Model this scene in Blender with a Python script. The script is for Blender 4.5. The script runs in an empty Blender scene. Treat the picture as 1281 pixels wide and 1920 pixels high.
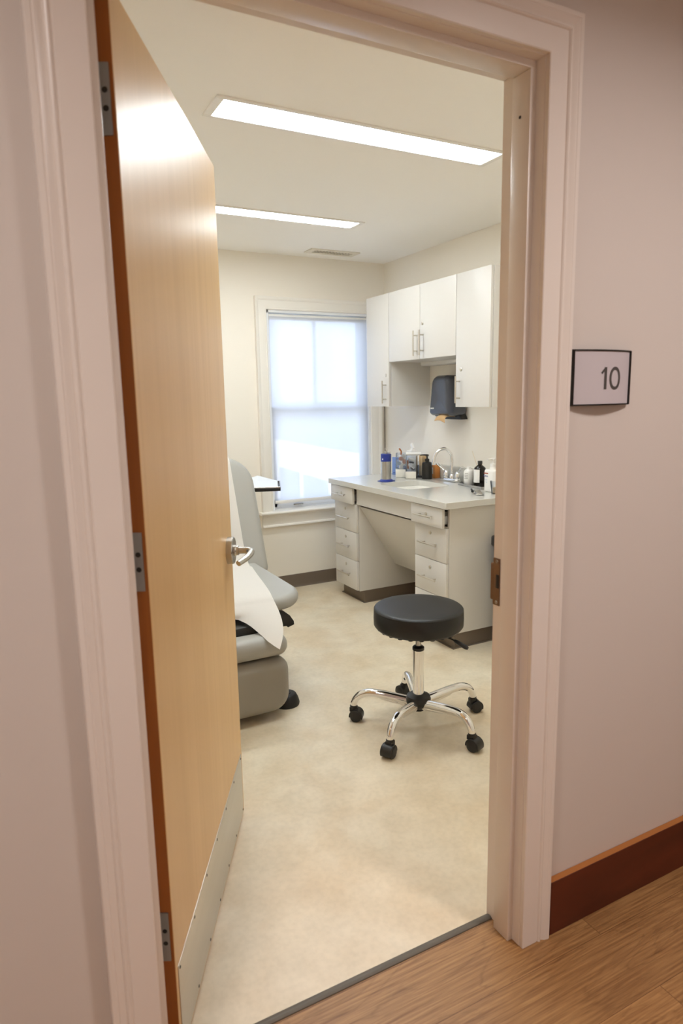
import bpy, bmesh, math, random
from mathutils import Vector, Matrix
random.seed(7)
R = math.radians; PI = math.pi
sc = bpy.context.scene

# ------------------------------------------------------------------ camera
cd = bpy.data.cameras.new('camera'); cam = bpy.data.objects.new('camera', cd)
sc.collection.objects.link(cam); sc.camera = cam
YAW, PIT, ROL = 0.4830929, 0.1696997, -0.0184385
fw = Vector((math.sin(YAW)*math.cos(PIT), math.cos(YAW)*math.cos(PIT), -math.sin(PIT)))
r0 = Vector((math.cos(YAW), -math.sin(YAW), 0)); u0 = r0.cross(fw)
rr = math.cos(ROL)*r0 + math.sin(ROL)*u0; uu = -math.sin(ROL)*r0 + math.cos(ROL)*u0
M = Matrix((rr, uu, -fw)).transposed().to_4x4(); M.translation = Vector((-1.1087, -1.1410, 1.4337))
cam.matrix_world = M
cd.sensor_fit = 'VERTICAL'; cd.sensor_height = 36.0; cd.lens = 1248*36/1920
cd.clip_start = 0.05; cd.clip_end = 200
cd.dof.use_dof = True; cd.dof.focus_distance = 2.9; cd.dof.aperture_fstop = 4.0

# ------------------------------------------------------------------ light and exposure
sc.view_settings.view_transform = 'Standard'; sc.view_settings.look = 'None'
sc.view_settings.gamma = 1.0; sc.view_settings.use_curve_mapping = False
sc.view_settings.exposure = 0.0
ROOM_LIGHT = 35.0          # radiance of the two recessed ceiling fixtures
ROOM_COL = (0.935, 1.0, 1.02)
HALL_WATTS = 22.0
HALL_COL = (1.0, 0.90, 0.86)
SKY = 4.9
w = bpy.data.worlds.new('world'); sc.world = w; w.use_nodes = True
nt = w.node_tree; bgn = nt.nodes['Background']; bgn.inputs[1].default_value = SKY
tc = nt.nodes.new('ShaderNodeTexCoord'); nz = nt.nodes.new('ShaderNodeTexNoise'); nz.inputs['Scale'].default_value = 2.2; nz.inputs['Detail'].default_value = 5
cr = nt.nodes.new('ShaderNodeValToRGB'); cr.color_ramp.elements[0].position = .35; cr.color_ramp.elements[1].position = .7
cr.color_ramp.elements[0].color = (.62, .75, .98, 1); cr.color_ramp.elements[1].color = (.76, .86, 1, 1)
nt.links.new(tc.outputs['Generated'], nz.inputs['Vector']); nt.links.new(nz.outputs['Fac'], cr.inputs[0]); nt.links.new(cr.outputs[0], bgn.inputs[0])
sd = bpy.data.lights.new('sun', 'SUN'); sun = bpy.data.objects.new('sun', sd); sc.collection.objects.link(sun)
sd.energy = 15.0; sd.angle = R(1); sd.color = (1, .95, .88)
sun.rotation_euler = Vector((.75, .25, -.6)).to_track_quat('-Z', 'Y').to_euler()
cy = sc.cycles
cy.use_denoising = True; cy.max_bounces = 14; cy.diffuse_bounces = 8; cy.glossy_bounces = 5; cy.transmission_bounces = 10; cy.transparent_max_bounces = 12
cy.sample_clamp_indirect = 6; cy.caustics_reflective = False; cy.caustics_refractive = False; cy.blur_glossy = .6

# ------------------------------------------------------------------ materials
def new_mat(name):
    m = bpy.data.materials.new(name); m.use_nodes = True
    return m, m.node_tree, m.node_tree.nodes['Principled BSDF']
def srgb(r, g, b):
    f = lambda c: (c/255/12.92) if c/255 <= .04045 else ((c/255+.055)/1.055)**2.4
    return (f(r), f(g), f(b), 1)
def mat(name, col, rough=.5, metal=0., spec=.5, noise=0., nscale=20., bump=0., bscale=200., coat=0., stretch=(1, 1, 1), aniso=0.):
    m, t, p = new_mat(name)
    p.inputs['Base Color'].default_value = col; p.inputs['Roughness'].default_value = rough
    p.inputs['Metallic'].default_value = metal; p.inputs['Specular IOR Level'].default_value = spec
    p.inputs['Coat Weight'].default_value = coat
    tcn = t.nodes.new('ShaderNodeTexCoord'); mp = t.nodes.new('ShaderNodeMapping'); mp.inputs['Scale'].default_value = stretch
    t.links.new(tcn.outputs['Object'], mp.inputs[0])
    if noise:
        n = t.nodes.new('ShaderNodeTexNoise'); n.inputs['Scale'].default_value = nscale; n.inputs['Detail'].default_value = 4
        t.links.new(mp.outputs[0], n.inputs['Vector'])
        mx = t.nodes.new('ShaderNodeMix'); mx.data_type = 'RGBA'
        mx.inputs['A'].default_value = tuple(c*(1-noise) for c in col[:3])+(1,); mx.inputs['B'].default_value = tuple(min(1, c*(1+noise)) for c in col[:3])+(1,)
        t.links.new(n.outputs['Fac'], mx.inputs['Factor']); t.links.new(mx.outputs['Result'], p.inputs['Base Color'])
    if bump:
        n2 = t.nodes.new('ShaderNodeTexNoise'); n2.inputs['Scale'].default_value = bscale; n2.inputs['Detail'].default_value = 2
        t.links.new(mp.outputs[0], n2.inputs['Vector'])
        b = t.nodes.new('ShaderNodeBump'); b.inputs['Strength'].default_value = bump; b.inputs['Distance'].default_value = .002
        t.links.new(n2.outputs['Fac'], b.inputs['Height']); t.links.new(b.outputs[0], p.inputs['Normal'])
    return m
def emis(name, col, s):
    m, t, p = new_mat(name); p.inputs['Base Color'].default_value = (1, 1, 1, 1)
    p.inputs['Emission Color'].default_value = tuple(col)+(1,); p.inputs['Emission Strength'].default_value = s
    return m
def grain_mat(name, c1, c2, scale, stretch, rough, rotz=0., bump=.05, c3=None, rough_var=0., aniso=0.):
    m, t, p = new_mat(name)
    tcn = t.nodes.new('ShaderNodeTexCoord'); mp = t.nodes.new('ShaderNodeMapping'); mp.inputs['Scale'].default_value = stretch
    t.links.new(tcn.outputs['Object'], mp.inputs[0])
    n = t.nodes.new('ShaderNodeTexNoise'); n.inputs['Scale'].default_value = scale; n.inputs['Detail'].default_value = 6; n.inputs['Distortion'].default_value = .6
    t.links.new(mp.outputs[0], n.inputs['Vector'])
    r_ = t.nodes.new('ShaderNodeValToRGB'); e = r_.color_ramp.elements
    e[0].position = .3; e[0].color = c1; e[1].position = .7; e[1].color = c2
    t.links.new(n.outputs['Fac'], r_.inputs[0]); out = r_.outputs[0]
    if c3:
        n2 = t.nodes.new('ShaderNodeTexNoise'); n2.inputs['Scale'].default_value = scale*.25; n2.inputs['Detail'].default_value = 3
        t.links.new(mp.outputs[0], n2.inputs['Vector'])
        mx = t.nodes.new('ShaderNodeMix'); mx.data_type = 'RGBA'; mx.inputs['B'].default_value = c3
        rr_ = t.nodes.new('ShaderNodeValToRGB'); rr_.color_ramp.elements[0].position = .45; rr_.color_ramp.elements[1].position = .75
        rr_.color_ramp.elements[1].color = (.6, .6, .6, 1)
        t.links.new(n2.outputs['Fac'], rr_.inputs[0]); t.links.new(rr_.outputs[0], mx.inputs['Factor']); t.links.new(out, mx.inputs['A']); out = mx.outputs['Result']
    t.links.new(out, p.inputs['Base Color']); p.inputs['Roughness'].default_value = rough
    b = t.nodes.new('ShaderNodeBump'); b.inputs['Strength'].default_value = bump; b.inputs['Distance'].default_value = .001
    t.links.new(n.outputs['Fac'], b.inputs['Height']); t.links.new(b.outputs[0], p.inputs['Normal'])
    return m

MT = {}
MT['room_wall'] = mat('room_wall_paint', srgb(241, 235, 224), .55, bump=.04, bscale=350)
MT['room_ceiling'] = mat('room_ceiling_paint', srgb(249, 247, 243), .8, bump=.03, bscale=300)
MT['hall_wall'] = mat('hall_wall_paint', srgb(214, 207, 201), .55, bump=.05, bscale=350)
MT['hall_ceiling'] = mat('hall_ceiling_paint', srgb(225, 220, 215), .8)
MT['trim'] = mat('white_trim_paint', srgb(232, 225, 218), .28, bump=.02, bscale=60)
MT['win_trim'] = mat('window_trim_paint', srgb(240, 236, 228), .35)
MT['sash'] = mat('sash_white', srgb(240, 242, 245), .35)
MT['cab'] = mat('cabinet_laminate', srgb(219, 216, 211), .38, bump=.02, bscale=400)
MT['cab_edge'] = mat('cabinet_edge_gap', srgb(150, 142, 132), .6)
MT['counter'] = mat('quartz_counter', srgb(206, 204, 197), .12, noise=.08, nscale=260)
MT['sink'] = mat('sink_porcelain', srgb(245, 243, 238), .12)
MT['cove'] = mat('brown_cove_rubber', srgb(112, 99, 86), .45)
MT['rubber_strip'] = mat('grey_threshold_rubber', srgb(96, 90, 80), .5)
MT['steel'] = mat('satin_steel', (.50, .49, .47, 1), .27, 1.0, bump=.05, bscale=80, stretch=(1, 1, 20))
MT['nickel'] = mat('satin_nickel', (.66, .62, .55, 1), .32, 1.0)
MT['kick'] = mat('kick_plate_steel', (.64, .62, .58, 1), .42, 1.0, bump=.12, bscale=30, stretch=(1, 1, 14), noise=.06, nscale=3)
MT['hinge'] = mat('dull_chrome_hinge', (.42, .43, .45, 1), .38, .9)
MT['bronze'] = mat('bronze_strike', srgb(128, 104, 86), .42, .8, noise=.12, nscale=60)
MT['chrome'] = mat('polished_chrome', (.86, .86, .86, 1), .06, 1.0)
MT['black_vinyl'] = mat('black_vinyl', srgb(17, 16, 16), .44, bump=.12, bscale=500)
MT['black_plastic'] = mat('black_plastic', srgb(24, 23, 22), .42)
MT['smoke_plastic'] = mat('smoke_grey_plastic', srgb(62, 66, 76), .22, coat=.3)
MT['chair'] = mat('grey_chair_vinyl', srgb(166, 165, 159), .42, bump=.05, bscale=450)
MT['chair_dark'] = mat('grey_chair_shell', srgb(148, 143, 134), .5)
MT['dark_gap'] = mat('dark_recess', srgb(20, 18, 16), .8)
MT['screw'] = mat('screw_head', (.35, .33, .3, 1), .35, 1.0)
MT['screw_hole'] = mat('dark_screw_slot', srgb(30, 27, 24), .6)
MT['white_plastic'] = mat('white_plastic', srgb(238, 236, 232), .35)
MT['cream_label'] = mat('cream_card', srgb(236, 231, 220), .6)
MT['brown_paper'] = mat('brown_paper_towel', srgb(202, 165, 118), .8, noise=.1, nscale=40)
MT['blue'] = mat('deep_blue_plastic', srgb(30, 50, 135), .35)
MT['pale_blue'] = mat('mid_blue_print', srgb(128, 155, 212), .5)
MT['grey_blue'] = mat('grey_blue_print', srgb(176, 192, 210), .5)
MT['wood_stick'] = mat('birch_sticks', srgb(222, 196, 156), .6, noise=.1, nscale=30)
MT['orange'] = mat('amber_label', srgb(206, 134, 66), .4)
MT['red'] = mat('red_print', srgb(176, 92, 70), .5)
MT['navy'] = mat('navy_print', srgb(60, 75, 140), .5)
MT['black_print'] = mat('black_print', srgb(48, 46, 46), .5)
MT['skin_print'] = mat('peach_print', srgb(222, 176, 156), .5)
MT['dark_bottle'] = mat('dark_bottle_plastic', srgb(28, 22, 18), .2)
MT['soap_black'] = mat('matte_black', srgb(30, 26, 23), .45)
MT['vent'] = mat('vent_white', srgb(226, 220, 206), .5)
MT['vent_dark'] = mat('vent_shadow', srgb(84, 78, 68), .7)
MT['sign_black'] = mat('sign_black', srgb(20, 17, 15), .3)
MT['sign_insert'] = mat('sign_insert', srgb(200, 194, 199), .35)
MT['sign_digit'] = mat('sign_digit', srgb(78, 74, 72), .5)
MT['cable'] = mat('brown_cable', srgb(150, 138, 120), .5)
MT['light_on'] = emis('ceiling_diffuser', ROOM_COL, ROOM_LIGHT)
MT['hall_on'] = emis('hall_lamp_diffuser', HALL_COL, 12.0)
MT['door_edge'] = grain_mat('door_edge_wood', srgb(140, 78, 22), srgb(165, 95, 30), 30, (1, 1, .06), .45)
MT['door_wood'] = grain_mat('maple_veneer', srgb(210, 172, 116), srgb(219, 182, 127), 34, (1, 1, .035), .35, c3=srgb(204, 165, 108), bump=.10)
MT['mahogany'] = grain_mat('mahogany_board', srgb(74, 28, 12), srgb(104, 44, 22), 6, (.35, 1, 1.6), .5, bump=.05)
MT['board_top'] = mat('tan_board_top', srgb(170, 108, 52), .5)  # paler orange-brown given to the upper face of the base board

def acrylic(name, tint=(1, 1, 1, 1), a=.75):
    m, t, p = new_mat(name)
    tr = t.nodes.new('ShaderNodeBsdfTransparent'); tr.inputs[0].default_value = tint
    gl = t.nodes.new('ShaderNodeBsdfGlossy'); gl.inputs['Roughness'].default_value = .05
    fr = t.nodes.new('ShaderNodeFresnel'); fr.inputs[0].default_value = 1.3
    mx = t.nodes.new('ShaderNodeMixShader'); o = t.nodes['Material Output']
    df = t.nodes.new('ShaderNodeBsdfDiffuse'); df.inputs[0].default_value = tint; mx2 = t.nodes.new('ShaderNodeMixShader'); mx2.inputs[0].default_value = a
    t.links.new(fr.outputs[0], mx.inputs[0]); t.links.new(mx2.outputs[0], mx.inputs[1]); t.links.new(gl.outputs[0], mx.inputs[2])
    t.links.new(df.outputs[0], mx2.inputs[1]); t.links.new(tr.outputs[0], mx2.inputs[2]); t.links.new(mx.outputs[0], o.inputs[0])
    t.nodes.remove(p); return m
MT['glass'] = acrylic('window_glass', (.97, .98, 1, 1), 1.0)
MT['acrylic'] = acrylic('clear_acrylic', (.95, .97, 1, 1), .965)
def blind_mat():
    m, t, p = new_mat('translucent_blind'); o = t.nodes['Material Output']
    tl = t.nodes.new('ShaderNodeBsdfTranslucent'); tl.inputs[0].default_value = (.86, .88, .92, 1)
    df = t.nodes.new('ShaderNodeBsdfDiffuse'); df.inputs[0].default_value = (.85, .86, .88, 1)
    tr = t.nodes.new('ShaderNodeBsdfTransparent'); tr.inputs[0].default_value = (.93, .95, 1, 1)
    a = t.nodes.new('ShaderNodeMixShader'); a.inputs[0].default_value = .4
    b = t.nodes.new('ShaderNodeMixShader'); b.inputs[0].default_value = .27
    t.links.new(tl.outputs[0], a.inputs[1]); t.links.new(df.outputs[0], a.inputs[2])
    t.links.new(a.outputs[0], b.inputs[1]); t.links.new(tr.outputs[0], b.inputs[2]); t.links.new(b.outputs[0], o.inputs[0]); t.nodes.remove(p); return m
MT['blind'] = blind_mat()
def paper_mat():
    m, t, p = new_mat('crepe_exam_paper'); o = t.nodes['Material Output']
    p.inputs['Base Color'].default_value = srgb(240, 236, 230); p.inputs['Roughness'].default_value = .8
    tl = t.nodes.new('ShaderNodeBsdfTranslucent'); tl.inputs[0].default_value = srgb(235, 230, 220)
    mx = t.nodes.new('ShaderNodeMixShader'); mx.inputs[0].default_value = .25
    n = t.nodes.new('ShaderNodeTexNoise'); n.inputs['Scale'].default_value = 45; n.inputs['Detail'].default_value = 4
    b = t.nodes.new('ShaderNodeBump'); b.inputs['Strength'].default_value = .25; b.inputs['Distance'].default_value = .002
    t.links.new(n.outputs['Fac'], b.inputs['Height']); t.links.new(b.outputs[0], p.inputs['Normal'])
    t.links.new(p.outputs[0], mx.inputs[1]); t.links.new(tl.outputs[0], mx.inputs[2]); t.links.new(mx.outputs[0], o.inputs[0]); return m
MT['paper'] = paper_mat()
def vinyl_floor():
    m, t, p = new_mat('mottled_cream_vinyl')
    tcn = t.nodes.new('ShaderNodeTexCoord')
    def noise(s, d, dist=0.):
        n = t.nodes.new('ShaderNodeTexNoise'); n.inputs['Scale'].default_value = s; n.inputs['Detail'].default_value = d; n.inputs['Distortion'].default_value = dist
        t.links.new(tcn.outputs['Object'], n.inputs['Vector']); return n
    n1 = noise(3.2, 6, .5); n2 = noise(55, 4); n3 = noise(9, 5, .3)
    r1 = t.nodes.new('ShaderNodeValToRGB'); e = r1.color_ramp.elements
    e[0].position = .33; e[0].color = srgb(220, 202, 172); e[1].position = .66; e[1].color = srgb(233, 222, 200)
    t.links.new(n1.outputs['Fac'], r1.inputs[0])
    mx = t.nodes.new('ShaderNodeMix'); mx.data_type = 'RGBA'; mx.blend_type = 'MULTIPLY'; mx.inputs['Factor'].default_value = 1
    r2 = t.nodes.new('ShaderNodeValToRGB'); e = r2.color_ramp.elements
    e[0].position = .3; e[0].color = (.90, .89, .87, 1); e[1].position = .65; e[1].color = (1, 1, 1, 1)
    t.links.new(n3.outputs['Fac'], r2.inputs[0]); t.links.new(r1.outputs[0], mx.inputs['A']); t.links.new(r2.outputs[0], mx.inputs['B'])
    mx2 = t.nodes.new('ShaderNodeMix'); mx2.data_type = 'RGBA'; mx2.blend_type = 'MULTIPLY'; mx2.inputs['Factor'].default_value = 1
    r3 = t.nodes.new('ShaderNodeValToRGB'); e = r3.color_ramp.elements
    e[0].position = .3; e[0].color = (.93, .93, .92, 1); e[1].position = .6; e[1].color = (1, 1, 1, 1)
    t.links.new(n2.outputs['Fac'], r3.inputs[0]); t.links.new(mx.outputs['Result'], mx2.inputs['A']); t.links.new(r3.outputs[0], mx2.inputs['B'])
    t.links.new(mx2.outputs['Result'], p.inputs['Base Color']); p.inputs['Roughness'].default_value = .42
    return m
MT['vinyl_floor'] = vinyl_floor()
def plank_floor():
    m, t, p = new_mat('oak_plank_floor')
    tcn = t.nodes.new('ShaderNodeTexCoord')
    mp0 = t.nodes.new('ShaderNodeMapping'); mp0.inputs['Location'].default_value = (.55, .065, 0); t.links.new(tcn.outputs['Object'], mp0.inputs[0])
    br = t.nodes.new('ShaderNodeTexBrick'); br.offset = .37; br.inputs['Scale'].default_value = 1
    br.inputs['Brick Width'].default_value = 1.22; br.inputs['Row Height'].default_value = .18; br.inputs['Mortar Size'].default_value = .0007
    br.inputs['Color1'].default_value = (0, 0, 0, 1); br.inputs['Color2'].default_value = (1, 1, 1, 1); br.inputs['Mortar'].default_value = (.5, .5, .5, 1); br.inputs['Bias'].default_value = 0
    t.links.new(mp0.outputs[0], br.inputs['Vector'])
    # offset grain per plank
    mul = t.nodes.new('ShaderNodeVectorMath'); mul.operation = 'MULTIPLY_ADD'; mul.inputs[1].default_value = (3.1, 5.7, 0)
    t.links.new(br.outputs['Color'], mul.inputs[0]); t.links.new(tcn.outputs['Object'], mul.inputs[2])
    mp = t.nodes.new('ShaderNodeMapping'); mp.inputs['Scale'].default_value = (.035, 1, 1); t.links.new(mul.outputs[0], mp.inputs[0])
    n = t.nodes.new('ShaderNodeTexNoise'); n.inputs['Scale'].default_value = 150; n.inputs['Detail'].default_value = 7; n.inputs['Distortion'].default_value = .3; n.inputs['Roughness'].default_value = .65
    t.links.new(mp.outputs[0], n.inputs['Vector'])
    mpb = t.nodes.new('ShaderNodeMapping'); mpb.inputs['Scale'].default_value = (.22, 1, 1); t.links.new(mul.outputs[0], mpb.inputs[0])
    n2 = t.nodes.new('ShaderNodeTexNoise'); n2.inputs['Scale'].default_value = 7; n2.inputs['Detail'].default_value = 4; n2.inputs['Distortion'].default_value = 1.5
    t.links.new(mpb.outputs[0], n2.inputs['Vector'])
    wv = t.nodes.new('ShaderNodeMath'); wv.operation = 'MULTIPLY'; wv.inputs[1].default_value = 9; t.links.new(n2.outputs['Fac'], wv.inputs[0])
    fr = t.nodes.new('ShaderNodeMath'); fr.operation = 'PINGPONG'; fr.inputs[1].default_value = .5; t.links.new(wv.outputs[0], fr.inputs[0])
    r1 = t.nodes.new('ShaderNodeValToRGB'); e = r1.color_ramp.elements
    e[0].position = .32; e[0].color = srgb(132, 92, 54); e[1].position = .66; e[1].color = srgb(184, 142, 92)
    t.links.new(n.outputs['Fac'], r1.inputs[0])
    r2 = t.nodes.new('ShaderNodeValToRGB'); e = r2.color_ramp.elements
    e[0].position = .0; e[0].color = (.80, .77, .74, 1); e[1].position = .16; e[1].color = (1, 1, 1, 1); t.links.new(fr.outputs[0], r2.inputs[0])
    mx = t.nodes.new('ShaderNodeMix'); mx.data_type = 'RGBA'; mx.blend_type = 'MULTIPLY'; mx.inputs['Factor'].default_value = .9
    t.links.new(r1.outputs[0], mx.inputs['A']); t.links.new(r2.outputs[0], mx.inputs['B'])
    r3 = t.nodes.new('ShaderNodeValToRGB'); e = r3.color_ramp.elements
    e[0].color = (.86, .84, .82, 1); e[1].color = (1.06, 1.05, 1.03, 1); t.links.new(br.outputs['Color'], r3.inputs[0])
    mx2 = t.nodes.new('ShaderNodeMix'); mx2.data_type = 'RGBA'; mx2.blend_type = 'MULTIPLY'; mx2.inputs['Factor'].default_value = 1
    t.links.new(mx.outputs['Result'], mx2.inputs['A']); t.links.new(r3.outputs[0], mx2.inputs['B'])
    mx3 = t.nodes.new('ShaderNodeMix'); mx3.data_type = 'RGBA'; mx3.inputs['B'].default_value = srgb(96, 60, 34)
    t.links.new(br.outputs['Fac'], mx3.inputs['Factor']); t.links.new(mx2.outputs['Result'], mx3.inputs['A'])
    t.links.new(mx3.outputs['Result'], p.inputs['Base Color']); p.inputs['Roughness'].default_value = .45
    b = t.nodes.new('ShaderNodeBump'); b.inputs['Strength'].default_value = .15; b.inputs['Distance'].default_value = .001
    t.links.new(n.outputs['Fac'], b.inputs['Height']); t.links.new(b.outputs[0], p.inputs['Normal'])
    return m
MT['plank_floor'] = plank_floor()

# ------------------------------------------------------------------ mesh helpers
def add_box(bm, x0, x1, y0, y1, z0, z1, bev=0., seg=2, mi=0, mtx=None):
    b = bmesh.new()
    vs = [b.verts.new((x, y, z)) for z in (z0, z1) for y in (y0, y1) for x in (x0, x1)]
    for f in ((0, 2, 3, 1), (4, 5, 7, 6), (0, 1, 5, 4), (2, 6, 7, 3), (0, 4, 6, 2), (1, 3, 7, 5)): b.faces.new([vs[i] for i in f])
    if bev: bmesh.ops.bevel(b, geom=list(b.edges), offset=bev, segments=seg, profile=.5, affect='EDGES')
    merge(bm, b, mi, mtx)
def merge(bm, b, mi=0, mtx=None):
    mp = {}
    for v in b.verts: mp[v] = bm.verts.new(mtx @ v.co if mtx else v.co)
    for f in b.faces:
        try:
            g = bm.faces.new([mp[v] for v in f.verts]); g.material_index = mi if mi else f.material_index
        except ValueError: pass
    b.free()
def lathe(bm, prof, seg=32, c=(0, 0, 0), mi=0, mtx=None, sx=1., sy=1.):
    b = bmesh.new(); rings = []
    for r, z in prof:
        if r < 1e-6: rings.append([b.verts.new((0, 0, z))])
        else: rings.append([b.verts.new((sx*r*math.cos(2*PI*i/seg), sy*r*math.sin(2*PI*i/seg), z)) for i in range(seg)])
    for a, d in zip(rings, rings[1:]):
        for i in range(seg):
            j = (i+1) % seg
            if len(a) == 1 and len(d) == 1: break
            if len(a) == 1: b.faces.new((a[0], d[j], d[i]))
            elif len(d) == 1: b.faces.new((a[i], a[j], d[0]))
            else: b.faces.new((a[i], a[j], d[j], d[i]))
    if len(rings[0]) > 1: b.faces.new(list(reversed(rings[0])))
    if len(rings[-1]) > 1: b.faces.new(rings[-1])
    T = Matrix.Translation(Vector(c)); merge(bm, b, mi, (mtx @ T) if mtx else T)
def spline(pts, n=8):
    P = [Vector(p) for p in pts]; P = [2*P[0]-P[1]] + P + [2*P[-1]-P[-2]]; out = []
    for i in range(1, len(P)-2):
        for k in range(n):
            t = k/n; a, b, c, d = P[i-1], P[i], P[i+1], P[i+2]
            out.append(.5*((2*b)+(c-a)*t+(2*a-5*b+4*c-d)*t*t+(3*b-a-3*c+d)*t**3))
    out.append(P[-2]); return out
def tube(bm, pts, rad, seg=14, cap=True, mi=0, mtx=None, flat=1., up=None):
    b = bmesh.new(); P = [Vector(p) for p in pts]; n = len(P)
    rs = rad if isinstance(rad, (list, tuple)) else [rad]*n
    if len(rs) != n: rs = [rs[0]+(rs[-1]-rs[0])*i/(n-1) for i in range(n)] if len(rs) == 2 else [rs[min(len(rs)-1, int(round(i*(len(rs)-1)/(n-1))))] for i in range(n)]
    tan = [(P[min(i+1, n-1)]-P[max(i-1, 0)]).normalized() for i in range(n)]
    nrm = Vector(up) if up else (Vector((0, 0, 1)) if abs(tan[0].z) < .9 else Vector((1, 0, 0)))
    rings = []
    for i in range(n):
        nrm = (nrm - nrm.dot(tan[i])*tan[i]).normalized(); bi = tan[i].cross(nrm)
        rings.append([b.verts.new(P[i] + rs[i]*(math.cos(2*PI*k/seg)*nrm*flat + math.sin(2*PI*k/seg)*bi)) for k in range(seg)])
    for a, d in zip(rings, rings[1:]):
        for k in range(seg): j = (k+1) % seg; b.faces.new((a[k], a[j], d[j], d[k]))
    if cap: b.faces.new(list(reversed(rings[0]))); b.faces.new(rings[-1])
    merge(bm, b, mi, mtx)
def prism(bm, pts2, ax, a0, a1, bev=0., mi=0, mtx=None, seg=2):
    """extrude a 2D outline; ax 'x': pts (y,z); 'y': pts (x,z); 'z': pts (x,y)"""
    b = bmesh.new()
    mk = {'x': lambda p, a: (a, p[0], p[1]), 'y': lambda p, a: (p[0], a, p[1]), 'z': lambda p, a: (p[0], p[1], a)}[ax]
    A = [b.verts.new(mk(p, a0)) for p in pts2]; B = [b.verts.new(mk(p, a1)) for p in pts2]; n = len(A)
    b.faces.new(A); b.faces.new(list(reversed(B)))
    for i in range(n): j = (i+1) % n; b.faces.new((A[j], A[i], B[i], B[j]))
    bmesh.ops.recalc_face_normals(b, faces=b.faces)
    if bev: bmesh.ops.bevel(b, geom=list(b.edges), offset=bev, segments=seg, profile=.5, affect='EDGES', clamp_overlap=True)
    merge(bm, b, mi, mtx)
def rrect(x0, x1, y0, y1, rad, n=8):
    """rounded rectangle outline; rad = single or (bl, br, tr, tl)"""
    rd = rad if isinstance(rad, (list, tuple)) else [rad]*4; out = []
    for (cx, cy, a0, r) in ((x0+rd[0], y0+rd[0], PI, rd[0]), (x1-rd[1], y0+rd[1], 1.5*PI, rd[1]), (x1-rd[2], y1-rd[2], 0, rd[2]), (x0+rd[3], y1-rd[3], .5*PI, rd[3])):
        for k in range(n+1): a = a0+k/n*PI/2; out.append((cx+r*math.cos(a), cy+r*math.sin(a)))
    return out
def slab(bm, outline, t, r, ax='z', c=0., n=6, mi=0, mtx=None, warp=None, flip=False):
    """cushion: outline with rounded rim of radius r, thickness t centred at c along ax"""
    P = [Vector((x, y)) for x, y in outline]; m = len(P); N = []
    for i in range(m):
        d = (P[(i+1) % m]-P[i-1]).normalized(); N.append(Vector((d.y, -d.x)))
    mk = {'x': lambda p, h: (h, p[0], p[1]), 'y': lambda p, h: (p[0], h, p[1]), 'z': lambda p, h: (p[0], p[1], h)}[ax]
    b = bmesh.new(); rings = []
    prof = [(r*(1-math.sin(k/n*PI/2)), -t/2+r*(1-math.cos(k/n*PI/2))) for k in range(n+1)]
    prof += [(i_, -h) for i_, h in reversed(prof)] if t > 2*r+1e-6 else [(i_, -h) for i_, h in reversed(prof[:-1])]
    for ins, h in prof:
        rings.append([b.verts.new(mk(P[i]-N[i]*ins, c+h)) for i in range(m)])
    for A, B in zip(rings, rings[1:]):
        for i in range(m): j = (i+1) % m; b.faces.new((A[i], A[j], B[j], B[i]))
    # inner fill rings (so warps bend smoothly)
    cen = sum(P, Vector((0, 0)))/m
    for ring, h, rev in ((rings[0], prof[0][1], True), (rings[-1], prof[-1][1], False)):
        prev = ring; base = [P[i]-N[i]*prof[0][0] for i in range(m)]
        for s in (.85, .6, .3):
            cur = [b.verts.new(mk(cen+(q-cen)*s, c+h)) for q in base]
            for i in range(m):
                j = (i+1) % m; q = (prev[i], prev[j], cur[j], cur[i])
                b.faces.new(tuple(reversed(q)) if rev else q)
            prev = cur
        b.faces.new(list(reversed(prev)) if rev else prev)
    if warp:
        for v in b.verts: v.co = Vector(warp(*v.co))
    bmesh.ops.recalc_face_normals(b, faces=b.faces)
    merge(bm, b, mi, mtx)
def link(o): sc.collection.objects.link(o); return o
def obj(name, bm, m, parent=None, smooth=35, label=None):
    me = bpy.data.meshes.new(name); bm.normal_update(); bm.to_mesh(me); bm.free()
    ms = m if isinstance(m, (list, tuple)) else [m]
    for q in ms: me.materials.append(MT[q] if isinstance(q, str) else q)
    if smooth:
        me.shade_smooth(); me.set_sharp_from_angle(angle=R(smooth))
    o = link(bpy.data.objects.new(name, me))
    if parent: o.parent = parent
    if label: o['label'] = label
    return o
def tag(o, label, cat, group=None):
    o['label'] = label; o['category'] = cat
    if group: o['group'] = group
    return o
def thing(name, label, cat, loc=(0, 0, 0), rz=0., group=None):
    o = link(bpy.data.objects.new(name, None)); o.location = loc; o.rotation_euler = (0, 0, rz); o.empty_display_size = .05
    return tag(o, label, cat, group)
def struct(o): o['kind'] = 'structure'; return o
def B(): return bmesh.new()
def box(name, m, dims, parent=None, bev=0., **k):
    bm = B(); add_box(bm, *dims, bev=bev); return obj(name, bm, m, parent, **k)
def copy_tree(o, parent=None):
    c = o.copy(); link(c); c.parent = parent
    if parent is not None: c.matrix_parent_inverse = o.matrix_parent_inverse.copy()
    for ch in [q for q in bpy.data.objects if q.parent == o]: copy_tree(ch, c)
    return c
def text_bm(bm, s, size, mtx, mi=0, depth=.0004):
    cu = bpy.data.curves.new('lettering', 'FONT'); cu.body = s; cu.size = size; cu.extrude = depth; cu.align_x = 'CENTER'; cu.align_y = 'CENTER'
    o = bpy.data.objects.new('lettering', cu); me = bpy.data.meshes.new_from_object(o)
    b = bmesh.new(); b.from_mesh(me); merge(bm, b, mi, mtx); bpy.data.objects.remove(o); bpy.data.curves.remove(cu); bpy.data.meshes.remove(me)

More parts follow.
